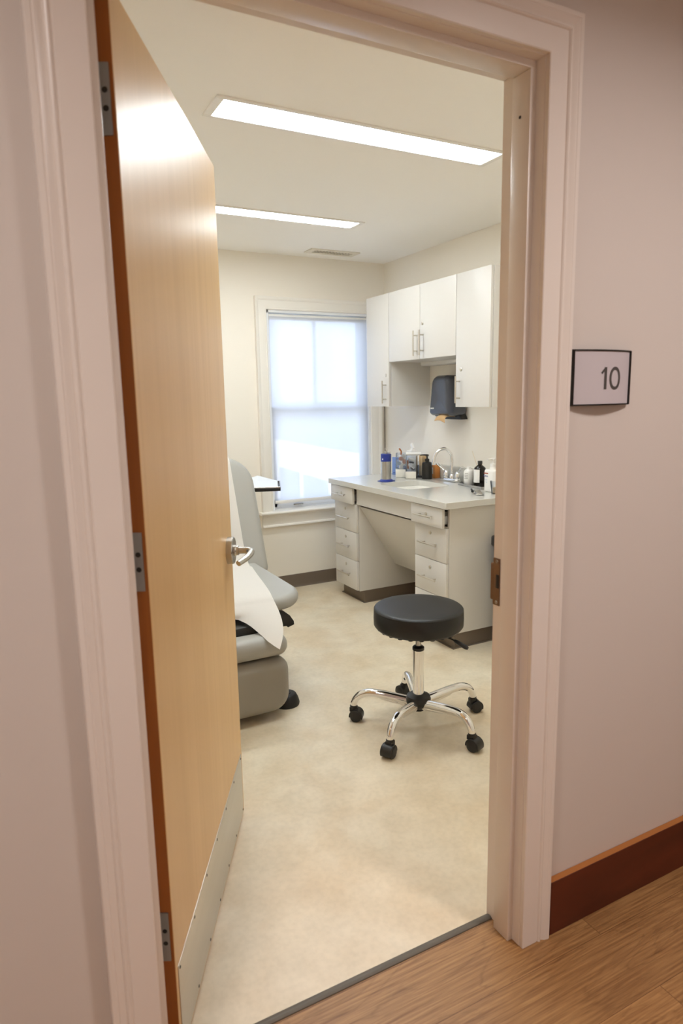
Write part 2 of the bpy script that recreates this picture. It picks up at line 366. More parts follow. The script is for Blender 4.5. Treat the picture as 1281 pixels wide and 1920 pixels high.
# ------------------------------------------------------------------ structure
XR, YB, ZC, XL = 1.705, 3.445, 2.444, -1.08        # room: right wall, window wall, ceiling, left wall
OX0, OX1, OH = -.919, 0., 2.134                      # doorway
HX0, HX1, HY, HZ = -3.2, 2.8, -1.95, 2.62           # hallway
WX0, WX1, WZ0, WZ1 = .717, 1.575, .612, 2.064       # window opening

bm = B()   # dividing wall: hall face y=.018, room face y=.125
add_box(bm, HX0, OX0-.02, .018, .125, 0, 2.8); add_box(bm, OX1+.02, HX1, .018, .125, 0, 2.8); add_box(bm, OX0-.02, OX1+.02, .018, .125, OH+.02, 2.8)
for f in bm.faces:
    if f.calc_center_median().y > .12: f.material_index = 1
struct(obj('wall_front', bm, ['hall_wall', 'room_wall'], smooth=0))
bm = B(); x0, x1 = XL-.15, XR+.15
add_box(bm, x0, WX0, YB, YB+.16, -.1, 2.6); add_box(bm, WX1, x1, YB, YB+.16, -.1, 2.6)
add_box(bm, WX0, WX1, YB, YB+.16, -.1, WZ0-.01); add_box(bm, WX0, WX1, YB, YB+.16, WZ1, 2.6)
struct(obj('wall_back', bm, 'room_wall', smooth=0))
struct(box('wall_right', 'room_wall', (XR, XR+.15, .125, YB+.02, -.1, 2.6), smooth=0))
struct(box('wall_left', 'room_wall', (XL-.15, XL, .125, YB+.02, -.1, 2.6), smooth=0))
struct(box('ceiling', 'room_ceiling', (XL-.1, XR+.1, .125, YB+.1, ZC, ZC+.12), smooth=0))
struct(box('floor', 'vinyl_floor', (XL-.1, XR+.1, .128, YB+.1, -.1, 0), smooth=0))
struct(box('floor', 'plank_floor', (HX0, HX1, HY, .128, -.1, 0), smooth=0))
struct(box('ceiling', 'hall_ceiling', (HX0, HX1, HY, .02, HZ, HZ+.1), smooth=0))
struct(box('wall_rear', 'hall_wall', (HX0, HX1, HY-.1, HY, 0, HZ), smooth=0))
struct(box('wall_side', 'hall_wall', (HX0-.1, HX0, HY-.1, .03, 0, HZ), smooth=0))
struct(box('wall_side', 'hall_wall', (HX1, HX1+.1, HY-.1, .03, 0, HZ), smooth=0))
# threshold strip
bm = B(); prism(bm, [(.118, 0), (.119, .003), (.124, .006), (.130, .006), (.138, .0025), (.1385, 0)], 'x', OX0, OX1)
struct(obj('trim_1', bm, 'rubber_strip'))
# doorway frame: jambs with stop, and mitred casing
def jamb_profile_boxes(bm):
    # side jambs
    for s, xf in ((1, OX1), (-1, OX0)):
        a, b_ = (xf, xf+.02) if s > 0 else (xf-.02, xf)
        add_box(bm, a, b_, .012, .142, 0, OH+.02, .0012, 1)
        a, b_ = (xf-.016, xf+.001) if s > 0 else (xf-.001, xf+.016)
        add_box(bm, a, b_, .038, .094, 0, OH-.0158, .0016, 2)
    add_box(bm, OX0, OX1, .012, .142, OH, OH+.02, .0012, 1)
    add_box(bm, OX0, OX1, .038, .094, OH-.016, OH+.001, .0016, 2)
bm = B(); jamb_profile_boxes(bm)
frame = struct(obj('trim_2', bm, 'trim'))
def casing(bm, prof, x0, x1, zt, side, y0, flipy=1, zb=0.):
    """prof: (u outward, v projection); mitred U around opening"""
    b = bmesh.new(); loops = []
    for (px, pz, dx, dz) in ((x0, zb, -1, 0), (x0, zt, -1, 1), (x1, zt, 1, 1), (x1, zb, 1, 0)):
        loops.append([b.verts.new((px+dx*u, y0-flipy*v, pz+dz*u)) for u, v in prof])
    for A, C in zip(loops, loops[1:]):
        for i in range(len(A)-1): b.faces.new((A[i], A[i+1], C[i+1], C[i]))
    b.faces.new(loops[0]); b.faces.new(loops[-1])
    bmesh.ops.recalc_face_normals(b, faces=b.faces)
    merge(bm, b)
hall_prof = [(0.002, 0), (0.002, .0165), (.004, .018), (.050, .018), (.0515, .0165), (.053, .0165), (.055, .020), (.058, .022), (.061, .021), (.0625, .0185),
             (.0635, .0175), (.068, .0195), (.074, .0235), (.0765, .0245), (.078, .0235), (.079, .0245), (.081, .0255), (.088, .0255), (.090, .024), (.090, 0)]
bm = B(); casing(bm, hall_prof, OX0, OX1, OH, 1, .018)
struct(obj('trim_3', bm, 'trim', smooth=25))
bm = B(); casing(bm, [(u, v*.6) for u, v in hall_prof], OX0, OX1, OH, 1, .125, -1)
struct(obj('trim_4', bm, 'trim', smooth=25))
# strike plate on the right jamb, a part of the frame
bm = B()
pts = [(.116, .904), (.140, .904), (.140, .916), (.1475, .916), (.1475, 1.013), (.140, 1.013), (.140, 1.027), (.116, 1.027)]
prism(bm, pts, 'x', -.0028, .001, .0006, seg=1)
add_box(bm, -.0034, .0, .139, .1485, .918, 1.011, .0008, 1)
sp = obj('strike_plate', bm, 'bronze', frame, label='bronze coloured strike plate')
box('latch_hole', 'screw_hole', (-.0040, .0, .1175, .128, .950, .985), sp, .0006)
for z in (.912, 1.019):
    bm = B(); lathe(bm, [(0, -.0012), (.004, -.001), (.0048, 0)], 14, mtx=Matrix.Translation((-.0032, .126, z)) @ Matrix.Rotation(-PI/2, 4, 'Y') @ Matrix.Scale(-1, 4, (0, 0, 1)))
    obj('screw', bm, 'screw', sp)
bm = B(); lathe(bm, [(0, 0), (.0035, .0006)], 10, mtx=Matrix.Translation((-.0172, .066, 2.03)) @ Matrix.Rotation(-PI/2, 4, 'Y'))
obj('rubber_bumper', bm, 'screw_hole', frame)
# hallway base board
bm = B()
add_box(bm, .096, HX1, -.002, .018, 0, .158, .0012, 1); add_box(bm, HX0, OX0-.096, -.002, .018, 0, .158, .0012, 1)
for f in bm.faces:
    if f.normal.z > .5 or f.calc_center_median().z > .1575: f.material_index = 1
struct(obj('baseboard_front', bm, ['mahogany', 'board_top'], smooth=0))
# room cove base
def cove(bm, ax, a0, a1, w, s, h=.1):
    """ax: direction along which it runs; w wall coordinate; s = direction into room"""
    pr = [(0, 0), (.016, 0), (.015, .003), (.009, .006), (.006, .012), (.0045, .02), (.0045, h-.002), (.003, h), (0, h)]
    if ax == 'x': prism(bm, [(w+s*u, z) for u, z in pr], 'x', a0, a1)
    else: prism(bm, [(w+s*u, z) for u, z in pr], 'y', a0, a1)
bm = B(); cove(bm, 'x', XL, XR, YB, -1); struct(obj('baseboard_back', bm, 'cove'))
bm = B(); cove(bm, 'y', .125, 1.78, XR, -1); cove(bm, 'y', 3.13, YB, XR, -1); struct(obj('baseboard_right', bm, 'cove'))
bm = B(); cove(bm, 'y', .125, YB, XL, 1); struct(obj('baseboard_left', bm, 'cove'))

# ------------------------------------------------------------------ window
win = link(bpy.data.objects.new('window_1', None)); win.location = (0, 0, 0); struct(win)
bm = B()
wp = [(0, 0), (0, .013), (.006, .016), (.010, .014), (.014, .016), (.062, .018), (.064, .021), (.070, .024), (.078, .028), (.086, .030), (.088, .028), (.088, 0)]
casing(bm, wp, WX0, WX1, WZ1, 1, YB, 1, zb=.60)
obj('window_casing', bm, 'win_trim', win, smooth=25)
bm = B()   # stool with nosing + apron
prism(bm, [(YB+.1, .588), (YB-.048, .588), (YB-.056, .594), (YB-.056, .602), (YB-.048, .609), (YB+.1, .612)], 'x', WX0-.108, 1.69, .0)
obj('window_stool', bm, 'win_trim', win)
bm = B()
prism(bm, [(YB, .588), (YB-.040, .588), (YB-.038, .580), (YB-.028, .572), (YB-.020, .560), (YB-.018, .52), (YB-.018, .508), (YB-.026, .503), (YB-.028, .493), (YB-.018, .487), (YB, .487)], 'x', WX0-.088, 1.67)
obj('window_apron', bm, 'win_trim', win)
bm = B()   # jamb liner
for a in ((WX0, WX0+.018, YB+.0, YB+.15, WZ0, WZ1), (WX1-.018, WX1, YB+.0, YB+.15, WZ0, WZ1), (WX0, WX1, YB, YB+.15, WZ1-.018, WZ1), (WX0, WX1, YB+.06, YB+.15, WZ0-.01, WZ0+.012)): add_box(bm, *a)
obj('window_frame', bm, 'sash', win)
def sash(z0, z1, y, muntin, nm):
    bm = B(); a, b_ = WX0+.018, WX1-.018
    for q in ((a, a+.045, y, y+.035, z0, z1), (b_-.045, b_, y, y+.035, z0, z1), (a, b_, y, y+.035, z1-.035, z1), (a, b_, y, y+.035, z0, z0+(.06 if not muntin else .035))): add_box(bm, *q, bev=.003, seg=1)
    if muntin: add_box(bm, (a+b_)/2-.011, (a+b_)/2+.011, y+.005, y+.03, z0, z1)
    s = obj('sash', bm, 'sash', win)
    box('window_pane', 'glass', (a+.03, b_-.03, y+.016, y+.019, z0+.02, z1-.02), s)
sash(1.335, WZ1-.02, YB+.095, True, 'u'); sash(WZ0+.012, 1.372, YB+.055, False, 'l')
bm = B(); add_box(bm, .91, .99, YB+.043, YB+.056, .631, .640, .003); obj('sash_lift', bm, 'steel', win)
# roller blind
bl = thing('roller_blind', 'translucent white roller blind lowered over the window', 'blind', (0, YB+.03, 0))
bm = B(); lathe(bm, [(.0, 0), (.020, 0), (.020, WX1-WX0-.05), (0, WX1-WX0-.05)], 24, mtx=Matrix.Translation((WX0+.025, .0, 2.020)) @ Matrix.Rotation(PI/2, 4, 'Y'))
obj('roller_tube', bm, 'white_plastic', bl)
for x in (WX0+.019, WX1-.023): box('bracket', 'white_plastic', (x, x+.004, -.024, .026, 1.992, 2.046), bl, .001)
box('blind_fabric', 'blind', (WX0+.026, WX1-.026, -.0205, -.0198, .672, 2.022), bl, smooth=0)
box('bottom_bar', 'white_plastic', (WX0+.026, WX1-.026, -.026, -.014, .658, .682), bl, .004)

# ------------------------------------------------------------------ neighbouring house outside the window
bd = thing('neighbouring_house', 'sunlit white house seen faintly through the window blind', 'house', (6.6, 11.15, -3), R(-5.6))
MT['house_wall'] = mat('white_clapboard', srgb(235, 232, 228), .7); MT['shutter'] = mat('grey_shutter', srgb(110, 120, 136), .6); MT['roof'] = mat('slate_roof', srgb(120, 124, 132), .7)
box('house_wall', 'house_wall', (-.6, 5, -4.5, 14, -1, 3.26), bd, smooth=0)
bm = B(); prism(bm, [(-.64, 3.26), (5.1, 3.26), (2.2, 4.3)], 'y', -4.6, 14.1); obj('house_roof', bm, 'roof', bd, smooth=0)
for y in (-3.4, -1.2, 1.0, 3.2, 5.4, 7.6, 9.8):
    wn = box('house_window', 'shutter', (-.65, -.6, y-.35, y+.35, .6, 2.4), bd, smooth=0)
    for s in (-1, 1): box('shutter', 'shutter', (-.66, -.6, y+s*.65-.2, y+s*.65+.2, .6, 2.4), wn, smooth=0)
gm = mat('outdoor_ground', srgb(150, 150, 140), .9); MT['ground'] = gm
struct(box('ground', 'ground', (-25, 40, YB+.6, 60, -4.1, -4.0), smooth=0))

# ------------------------------------------------------------------ ceiling lights, vent
def ceiling_fixture(x0, x1, y0, y1, label):
    t = thing('ceiling_light', label, 'ceiling light', ((x0+x1)/2, (y0+y1)/2, ZC), 0, 'recessed linear ceiling lights')
    a, b_ = (x1-x0)/2, (y1-y0)/2; bm = B()
    for q in ((-a, a, -b_, -b_+.016), (-a, a, b_-.016, b_), (-a, -a+.03, -b_+.016, b_-.016), (a-.03, a, -b_+.016, b_-.016)): add_box(bm, *q, -.007, .001, .0015, 1)
    obj('frame', bm, 'white_plastic', t)
    box('diffuser', 'light_on', (-a+.03, a-.03, -b_+.016, b_-.016, -.004, .001), t)
    return t
ceiling_fixture(-.325, .955, 1.195, 1.372, 'long recessed ceiling light nearer the doorway')
ceiling_fixture(-.325, .955, 2.428, 2.580, 'long recessed ceiling light nearer the window wall')
t = thing('ceiling_vent', 'slotted cream air vent in the ceiling near the window wall', 'vent', (1.147, 3.228, ZC))
bm = B()
for q in ((-.19, .19, -.066, -.035), (-.19, .19, .035, .066), (-.19, -.145, -.035, .035), (.145, .19, -.035, .035)): add_box(bm, *q, -.008, .001, .002, 1)
obj('frame', bm, 'vent', t); box('backing', 'vent_dark', (-.145, .145, -.035, .035, -.002, .001), t)
bm = B()
for k in range(12): x = -.135+k*.0245; add_box(bm, x-.0015, x+.0015, -.034, .034, -.007, -.001)
add_box(bm, -.145, .145, -.002, .002, -.008, -.002)
obj('louvers', bm, 'vent', t)
# hallway ceiling lamp (round, above the corridor, lights the casing and the sign)
def hall_lamp(x, y, label, k=1., r=.17):
    t = thing('ceiling_light', label, 'ceiling light', (x, y, HZ), 0, 'round hallway ceiling lights')
    bm = B(); lathe(bm, [(r, 0), (r+.02, -.002), (r+.02, -.014), (r, -.016)], 32); obj('ring', bm, 'white_plastic', t)
    bm = B(); lathe(bm, [(0, -.012), (r, -.012), (r, -.002), (0, -.002)], 32); obj('diffuser', bm, 'hall_on', t)
    ld = bpy.data.lights.new('hall_light', 'AREA'); ld.shape = 'DISK'; ld.size = 2*r; ld.energy = HALL_WATTS*k; ld.color = HALL_COL; ld.spread = R(150)
    lo = link(bpy.data.objects.new('hall_light', ld)); lo.parent = t; lo.location = (0, 0, -.018)
hall_lamp(.45, -1.15, 'round hallway ceiling light above the room number sign')
hall_lamp(-1.75, -.95, 'round hallway ceiling light left of the doorway', .7)

# ------------------------------------------------------------------ the door
door = link(bpy.data.objects.new('door_1', None)); door.location = (-.909, .143, 0); door.rotation_euler = (0, 0, R(61.8)); struct(door)
bm = B(); add_box(bm, .003, .907, -.049, -.005, .012, 2.124, .0012, 1)
for f in bm.faces:
    if abs(f.normal.x) > .5 or abs(f.normal.z) > .5: f.material_index = 1
bm.normal_update()
for f in bm.faces: f.material_index = 1 if abs(f.normal.x) > .9 or abs(f.normal.z) > .9 else 0
obj('door_panel', bm, ['door_wood', 'door_edge'], door, smooth=0)
for z in (1.940, 1.133, .322):
    bm = B()
    prism(bm, rrect(-.0415, -.006, z-.057, z+.057, .001, 2), 'x', .0005, .0032)
    h = obj('hinge', bm, 'hinge', door)
    bm = B(); lathe(bm, [(.0065, -.057), (.0065, .057)], 16, (0, 0, z)); obj('knuckle', bm, 'hinge', h)
    for dz in (-.0145, .0145):
        bm = B(); lathe(bm, [(.0052, 0), (.0044, .0009), (0, .0009)], 14, mtx=Matrix.Translation((.0006, -.0325, z+dz)) @ Matrix.Rotation(-PI/2, 4, 'Y')); obj('screw', bm, 'screw_hole', h)
kp = box('kick_plate', 'kick', (.018, .888, -.0505, -.0488, .020, .234), door, .0004, label='brushed steel kick plate')
for i in range(7):
    x = .03+i*(.876-.03)/6
    for z in (.032, .222):
        bm = B(); lathe(bm, [(.004, 0), (.003, .0012), (0, .0014)], 10, mtx=Matrix.Translation((x, -.0505, z)) @ Matrix.Rotation(PI/2, 4, 'X')); obj('screw', bm, 'screw_hole', kp)
LX, LZ = .838, .962
hd = link(bpy.data.objects.new('door_handle', None)); hd.parent = door; hd.location = (LX, -.049, LZ); hd['label'] = 'satin steel lever handle'
TY = Matrix.Rotation(PI/2, 4, 'X')     # +z -> -y (out of the hall face)
bm = B(); lathe(bm, [(.0, 0), (.0435, 0), (.0435, .017), (.0415, .0195), (.0, .0205)], 40, mtx=TY); obj('rose', bm, 'steel', hd)
bm = B(); lathe(bm, [(.0185, .019), (.0185, .024), (.0155, .028), (.0155, .034), (.0, .035)], 32, mtx=TY); lathe(bm, [(.0120, .033), (.0120, .037), (0, .038)], 24, mtx=TY); obj('collar', bm, 'steel', hd)
bm = B(); P = spline([(0, -.036, 0), (0, -.052, 0), (-.003, -.066, 0), (-.014, -.075, -.001), (-.038, -.075, -.004), (-.066, -.068, -.009), (-.088, -.057, -.014), (-.102, -.048, -.018)], 6)
n = len(P); tube(bm, P, [.0115 if i < n*.3 else .0115-.0025*(i/n-.3)/.7 for i in range(n)], 18, flat=.95)
obj('lever', bm, 'steel', hd)

# ------------------------------------------------------------------ base cabinets
ZB, ZT, FX = .088, .826, 1.08    # carcass bottom / top, door-face plane
def bar_handle(parent, c, length, axis, out=.030, r=.005, nm='handle'):
    """c = centre on face plane (x = face)"""
    bm = B(); x = c[0]-out; h = length/2; s = h*.62
    if axis == 'y':
        tube(bm, [(x, c[1]-h, c[2]), (x, c[1]+h, c[2])], r, 12)
        for k in (-s, s): tube(bm, [(x, c[1]+k, c[2]), (c[0]+.001, c[1]+k, c[2])], r*.8, 10)
    else:
        tube(bm, [(x, c[1], c[2]-h), (x, c[1], c[2]+h)], r, 12)
        for k in (-s, s): tube(bm, [(x, c[1], c[2]+k), (c[0]+.001, c[1], c[2]+k)], r*.8, 10)
    return obj(nm, bm, 'nickel', parent)
def lock_cyl(parent, c):
    bm = B(); lathe(bm, [(.0105, 0), (.0105, .003), (.008, .005), (.0, .005)], 20, mtx=Matrix.Translation(c) @ Matrix.Rotation(-PI/2, 4, 'Y'))
    l = obj('lock', bm, 'nickel', parent)
    return l
def drawer_unit(y0, y1, label):
    t = thing('base_cabinet', label, 'cabinet', (FX, (y0+y1)/2, 0), 0, 'four drawer base cabinets')
    cx, cyy = FX, (y0+y1)/2; a, b_ = y0-cyy, y1-cyy
    bm = B(); ft = .0185
    # carcass: sides, back, bottom, stretchers (open front so the ajar drawer shows its box)
    add_box(bm, ft+.001, XR-cx-.002, a, a+.018, ZB, ZT, .0008, 1); add_box(bm, ft+.001, XR-cx-.002, b_-.018, b_, ZB, ZT, .0008, 1)
    add_box(bm, .55, XR-cx-.004, a+.018, b_-.018, ZB, ZT); add_box(bm, ft+.002, .55, a+.018, b_-.018, ZB, ZB+.018)
    add_box(bm, ft+.002, .12, a+.018, b_-.018, ZT-.002-.012, ZT)
    for z in (.704, .504, .304): add_box(bm, ft+.004, .08, a+.018, b_-.018, z-.004, z+.010)
    obj('carcass', bm, 'cab', t)
    bm = B(); add_box(bm, .062, XR-cx-.004, a+.003, b_-.003, 0, ZB, .0)
    for (p, q, s) in ((a+.003, a-.001, -1),): pass
    obj('plinth', bm, 'cove', t)
    bm = B()
    prism(bm, [(x_, y_) for x_, y_ in ((.050, a-.006), (XR-cx-.004, a-.006), (XR-cx-.004, a+.003), (.062, a+.003), (.062, b_-.003), (XR-cx-.004, b_-.003), (XR-cx-.004, b_+.006), (.050, b_+.006))], 'z', 0, .004)
    obj('cove_base', bm, 'cove', t)
    rows = ((.712, .822), (.509, .708), (.308, .505), (.095, .304))
    for i, (z0, z1) in enumerate(rows):
        op = -.030 if i == 0 else 0.
        g = .0015
        f = box('drawer', 'cab', (op, op+ft-.001, a+g, b_-g, z0, z1), t, .0012)
        bm = B(); add_box(bm, op+ft-.001, op+.40, a+.030, b_-.030, z0+.015, z1-.022)
        obj('drawer_box', bm, 'cab_edge', f)
        if i == 0:
            for yy in (a+.0195, b_-.0285): box('drawer_slide', 'hinge', (op+ft, op+.40, yy, yy+.009, z0+.02, z0+.065), f, .001)
        hz = z0+.056 if i == 0 else z1-.106
        bar_handle(f, (op, 0, hz), .176, 'y'); lock_cyl(f, (op, 0, z1-.045))
    return t
drawer_unit(1.785, 2.094, 'white four drawer base cabinet nearer the doorway, top drawer ajar')
drawer_unit(2.812, 3.134, 'white four drawer base cabinet beside the window, top drawer ajar')
# apron rail and sloped knee panel between the cabinets
bm = B(); add_box(bm, FX+.002, FX+.02, 2.096, 2.810, .710, .8255, .0012, 1); add_box(bm, FX+.02, FX+.04, 2.096, 2.810, .80, .8255)
tag(obj('apron_panel', bm, 'cab'), 'flat white apron panel under the worktop between drawer cabinets', 'panel')
bm = B()
prism(bm, [(1.112, .684), (1.385, .256), (1.402, .256), (1.402, .262), (1.129, .690), (1.129, .692), (1.112, .692)], 'y', 2.096, 2.810, .0005, seg=1)
tag(obj('knee_panel', bm, 'cab'), 'sloping white panel closing the knee space under the sink', 'panel')
box_ = box('wall_plinth', 'cove', (XR-.012, XR-.0045, 2.100, 2.806, 0, .09)); struct(box_); box_.name = 'baseboard_knee_space'
# worktop with undermount sink hole
SX0, SX1, SY0, SY1 = 1.165, 1.500, 2.300, 2.660
bm = B()
def ring_slab(bm, x0, x1, y0, y1, hole, z0, z1):
    b = bmesh.new(); n = len(hole)
    # outer polygon sampled to correspond with hole points by angle
    cx, cy_ = (sum(p[0] for p in hole)/n, sum(p[1] for p in hole)/n); outer = []
    for p in hole:
        d = Vector((p[0]-cx, p[1]-cy_)); ts = []
        if d.x > 1e-9: ts.append((x1-cx)/d.x)
        if d.x < -1e-9: ts.append((x0-cx)/d.x)
        if d.y > 1e-9: ts.append((y1-cy_)/d.y)
        if d.y < -1e-9: ts.append((y0-cy_)/d.y)
        k = min(ts); outer.append((cx+d.x*k, cy_+d.y*k))
    for cxn, cyn in ((x0, y0), (x1, y0), (x1, y1), (x0, y1)):   # snap nearest to corner
        i = min(range(n), key=lambda i: (outer[i][0]-cxn)**2+(outer[i][1]-cyn)**2); outer[i] = (cxn, cyn)
    O0 = [b.verts.new((x, y, z0)) for x, y in outer]; O1 = [b.verts.new((x, y, z1)) for x, y in outer]
    H0 = [b.verts.new((x, y, z0)) for x, y in hole]; H1 = [b.verts.new((x, y, z1)) for x, y in hole]
    for i in range(n):
        j = (i+1) % n
        b.faces.new((H1[i], O1[i], O1[j], H1[j])); b.faces.new((O0[i], H0[i], H0[j], O0[j]))
        b.faces.new((O0[i], O0[j], O1[j], O1[i])); b.faces.new((H0[j], H0[i], H1[i], H1[j]))
    bmesh.ops.recalc_face_normals(b, faces=b.faces); merge(bm, b)
hole = rrect(SX0, SX1, SY0, SY1, .05, 10)
ring_slab(bm, 1.035, XR, 1.730, 3.142, hole, .828, .864)
ct = obj('countertop', bm, 'counter', smooth=30)
bv = ct.modifiers.new('bevel', 'BEVEL'); bv.width = .0015; bv.segments = 2; bv.limit_method = 'ANGLE'; bv.angle_limit = R(50)
tag(ct, 'pale grey speckled stone worktop with sink cut-out', 'countertop')
tag(box('backsplash', 'counter', (XR-.02, XR, 1.730, 3.142, .8641, .958), None, .0015), 'low pale grey stone backsplash along the wall behind the sink', 'backsplash')
# sink bowl
bm = B(); b = bmesh.new(); rings = []
for (ins, z, rr_) in ((-.014, .8275, .06), (0, .8275, .05), (.002, .80, .05), (.006, .74, .055), (.022, .708, .07), (.06, .700, .08), (.12, .697, .04)):
    rings.append([b.verts.new((x, y, z)) for x, y in rrect(SX0+ins, SX1-ins, SY0+ins, SY1-ins, rr_, 10)])
for A, C in zip(rings, rings[1:]):
    for i in range(len(A)): j = (i+1) % len(A); b.faces.new((A[i], A[j], C[j], C[i]))
b.faces.new(rings[-1]); bmesh.ops.recalc_face_normals(b, faces=b.faces)
for f in b.faces: f.normal_flip()
merge(bm, b)
sk = obj('sink', bm, 'sink'); tag(sk, 'white porcelain undermount sink set into the worktop', 'sink')
bm = B(); lathe(bm, [(.022, 0), (.020, .003), (.012, .002), (0, .002)], 24, ((SX0+SX1)/2, (SY0+SY1)/2, .697)); obj('drain', bm, 'chrome', sk)

# ------------------------------------------------------------------ wall cabinets
UX = 1.36
def wall_cab(y0, y1, z0, z1, doors, label, endpanel=False, group='white wall cabinets'):
    cyy = (y0+y1)/2; t = thing('wall_cabinet', label, 'cabinet', (UX, cyy, z0), 0, group); a, b_ = y0-cyy, y1-cyy; h = z1-z0
    bm = B(); add_box(bm, .0205, XR-UX, a+.0004, b_-.0004, 0, h, .0008, 1)
    obj('carcass', bm, 'cab', t)
    n = len(doors); wd = (b_-a)/n
    for i, (hy, ly, lz, hz) in enumerate(doors):
        d = box('cabinet_door', 'cab', (0, .0185, a+i*wd+.0015, a+(i+1)*wd-.0015, .001, h-.001), t, .0012)
        bar_handle(d, (0, hy-cyy, hz-z0), .155, 'z', out=.032)
        if ly: lock_cyl(d, (0, ly-cyy, lz-z0))
    return t
wall_cab(2.828, 3.126, 1.368, 2.125, [(2.866, 2.868, 1.583, 1.468)], 'tall white wall cabinet nearest the window')
wall_cab(2.086, 2.826, 1.668, 2.125, [(2.418, 2.428, 1.885, 1.767), (2.486, None, 0, 1.767)], 'short white two door wall cabinet above the towel dispenser')
rc = wall_cab(1.780, 2.084, 1.368, 2.125, [(2.044, 2.034, 1.584, 1.469)], 'tall white wall cabinet nearest the doorway')
t = thing('under_cabinet_light', 'slim white light bar, off, under the short wall cabinet', 'light', (1.64, 2.46, 1.668))
bm = B(); prism(bm, [(-.03, 0), (-.03, -.018), (-.022, -.026), (.045, -.026), (.05, -.018), (.05, 0)], 'y', -.30, .35, .0015, seg=1); obj('housing', bm, 'white_plastic', t)
# filler gap behind: brown cable in the room corner
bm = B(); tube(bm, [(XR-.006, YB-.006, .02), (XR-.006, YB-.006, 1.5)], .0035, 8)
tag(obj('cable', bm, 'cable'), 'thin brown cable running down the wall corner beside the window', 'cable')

# ------------------------------------------------------------------ paper towel dispenser
tx, ty, tz = XR, 2.535, 1.295
t = thing('paper_towel_dispenser', 'dark smoke grey paper towel dispenser on the wall above the sink', 'dispenser', (tx, ty, tz))
def dwarp(x, y, z):      # waist and a fuller lower front
    k = max(0, min(1, (.11-z)/.07)); k = k*k*(3-2*k); f = min(1, max(0, -x/.10))
    return (x-.012*k*f, y*(1+.10*k*f) - (.02*k if y < -.05 else 0), z)
bm = B(); slab(bm, rrect(-.125, .085, .010, .275, (.03, .03, .065, .065), 10), .150, .038, 'x', -.076, 8, warp=dwarp)
o = obj('dispenser_cover', bm, 'smoke_plastic', t, smooth=50)
bm = B(); prism(bm, [(-.142, -.016), (.07, -.016), (.07, .06), (-.095, .06)], 'x', -.060, -.002, .003, seg=1); add_box(bm, -.125, -.05, -.10, .06, .004, .03, .004); obj('back_plate', bm, 'black_plastic', t)
bm = B()
for k, wd in enumerate((.010, .007, .011, .008)): add_box(bm, -.1632, -.160, .062-k*.013, .062-k*.013+wd, .055, .0635)
obj('dispenser_logo', bm, 'white_plastic', t, label='small pale logo mark')
bm = B(); b = bmesh.new()
P = spline([(-.08, .0, .000), (-.12, .0, .004), (-.15, .0, .000), (-.164, .0, -.016), (-.167, .0, -.040)], 6); rows = []
for i, p in enumerate(P): rows.append([b.verts.new((p.x+.002*math.sin(k*2+i*.3), -.055+k*.11/8+.0, p.z+.010*math.sin(k/8*PI)+(.012*k/8 if i > len(P)-4 else 0))) for k in range(9)])
for A, C in zip(rows, rows[1:]):
    for i in range(8): b.faces.new((A[i], A[i+1], C[i+1], C[i]))
merge(bm, b, mtx=Matrix.Translation((tx, ty-.050, tz+.004))); o = obj('paper_towel', bm, 'brown_paper'); so = o.modifiers.new('s', 'SOLIDIFY'); so.thickness = .0015
tag(o, 'brown paper towel hanging out of the wall dispenser', 'paper towel')

# ------------------------------------------------------------------ room number sign on the hall wall
SXc, SZc, SW, SH = .208, 1.470, .197, .128; WY = .018
def sy(x):     # curved front surface
    u = (x-SXc)/(SW/2); return WY-.006-.016*(1-u*u)
t = thing('room_number_sign', 'curved black framed room number sign on the hallway wall', 'sign', (SXc, WY, SZc-SH/2))
bm = B(); b = bmesh.new(); N = 20; cols = []
for k in range(N+1):
    x = SXc-SW/2+SW*k/N; cols.append([b.verts.new((x, sy(x), SZc-SH/2)), b.verts.new((x, sy(x), SZc+SH/2)), b.verts.new((x, WY-.001, SZc+SH/2)), b.verts.new((x, WY-.001, SZc-SH/2))])
for A, C in zip(cols, cols[1:]):
    for i in range(4): j = (i+1) % 4; b.faces.new((A[i], A[j], C[j], C[i]))
b.faces.new(cols[0]); b.faces.new(cols[-1]); bmesh.ops.recalc_face_normals(b, faces=b.faces); merge(bm, b, mtx=Matrix.Translation((-SXc, -WY, -SZc+SH/2)))
obj('sign_insert', bm, 'sign_insert', t, label='curved pale insert')
TS = Matrix.Translation((-SXc, -WY, -SZc+SH/2))
bm = B()
for zc in (SZc+SH/2-.0005, SZc-SH/2+.0005):
    b = bmesh.new(); rows = []
    for k in range(N+1):
        x = SXc-SW/2-.002+(SW+.004)*k/N; y = sy(min(max(x, SXc-SW/2), SXc+SW/2)); rows.append([b.verts.new((x, yy, zz)) for yy, zz in ((y-.002, zc-.0017), (y-.002, zc+.0017), (WY, zc+.0017), (WY, zc-.0017))])
    for A, C in zip(rows, rows[1:]):
        for i in range(4): j = (i+1) % 4; b.faces.new((A[i], A[j], C[j], C[i]))
    b.faces.new(rows[0]); b.faces.new(rows[-1]); bmesh.ops.recalc_face_normals(b, faces=b.faces); merge(bm, b, mtx=TS)
add_box(bm, SXc-SW/2-.003, SXc-SW/2+.0045, WY-.0125, WY, SZc-SH/2, SZc+SH/2, .0008, 1, mtx=TS)
add_box(bm, SXc+SW/2-.003, SXc+SW/2+.002, WY-.010, WY, SZc-SH/2, SZc+SH/2, .0006, 1, mtx=TS)
obj('sign_frame', bm, 'sign_black', t)
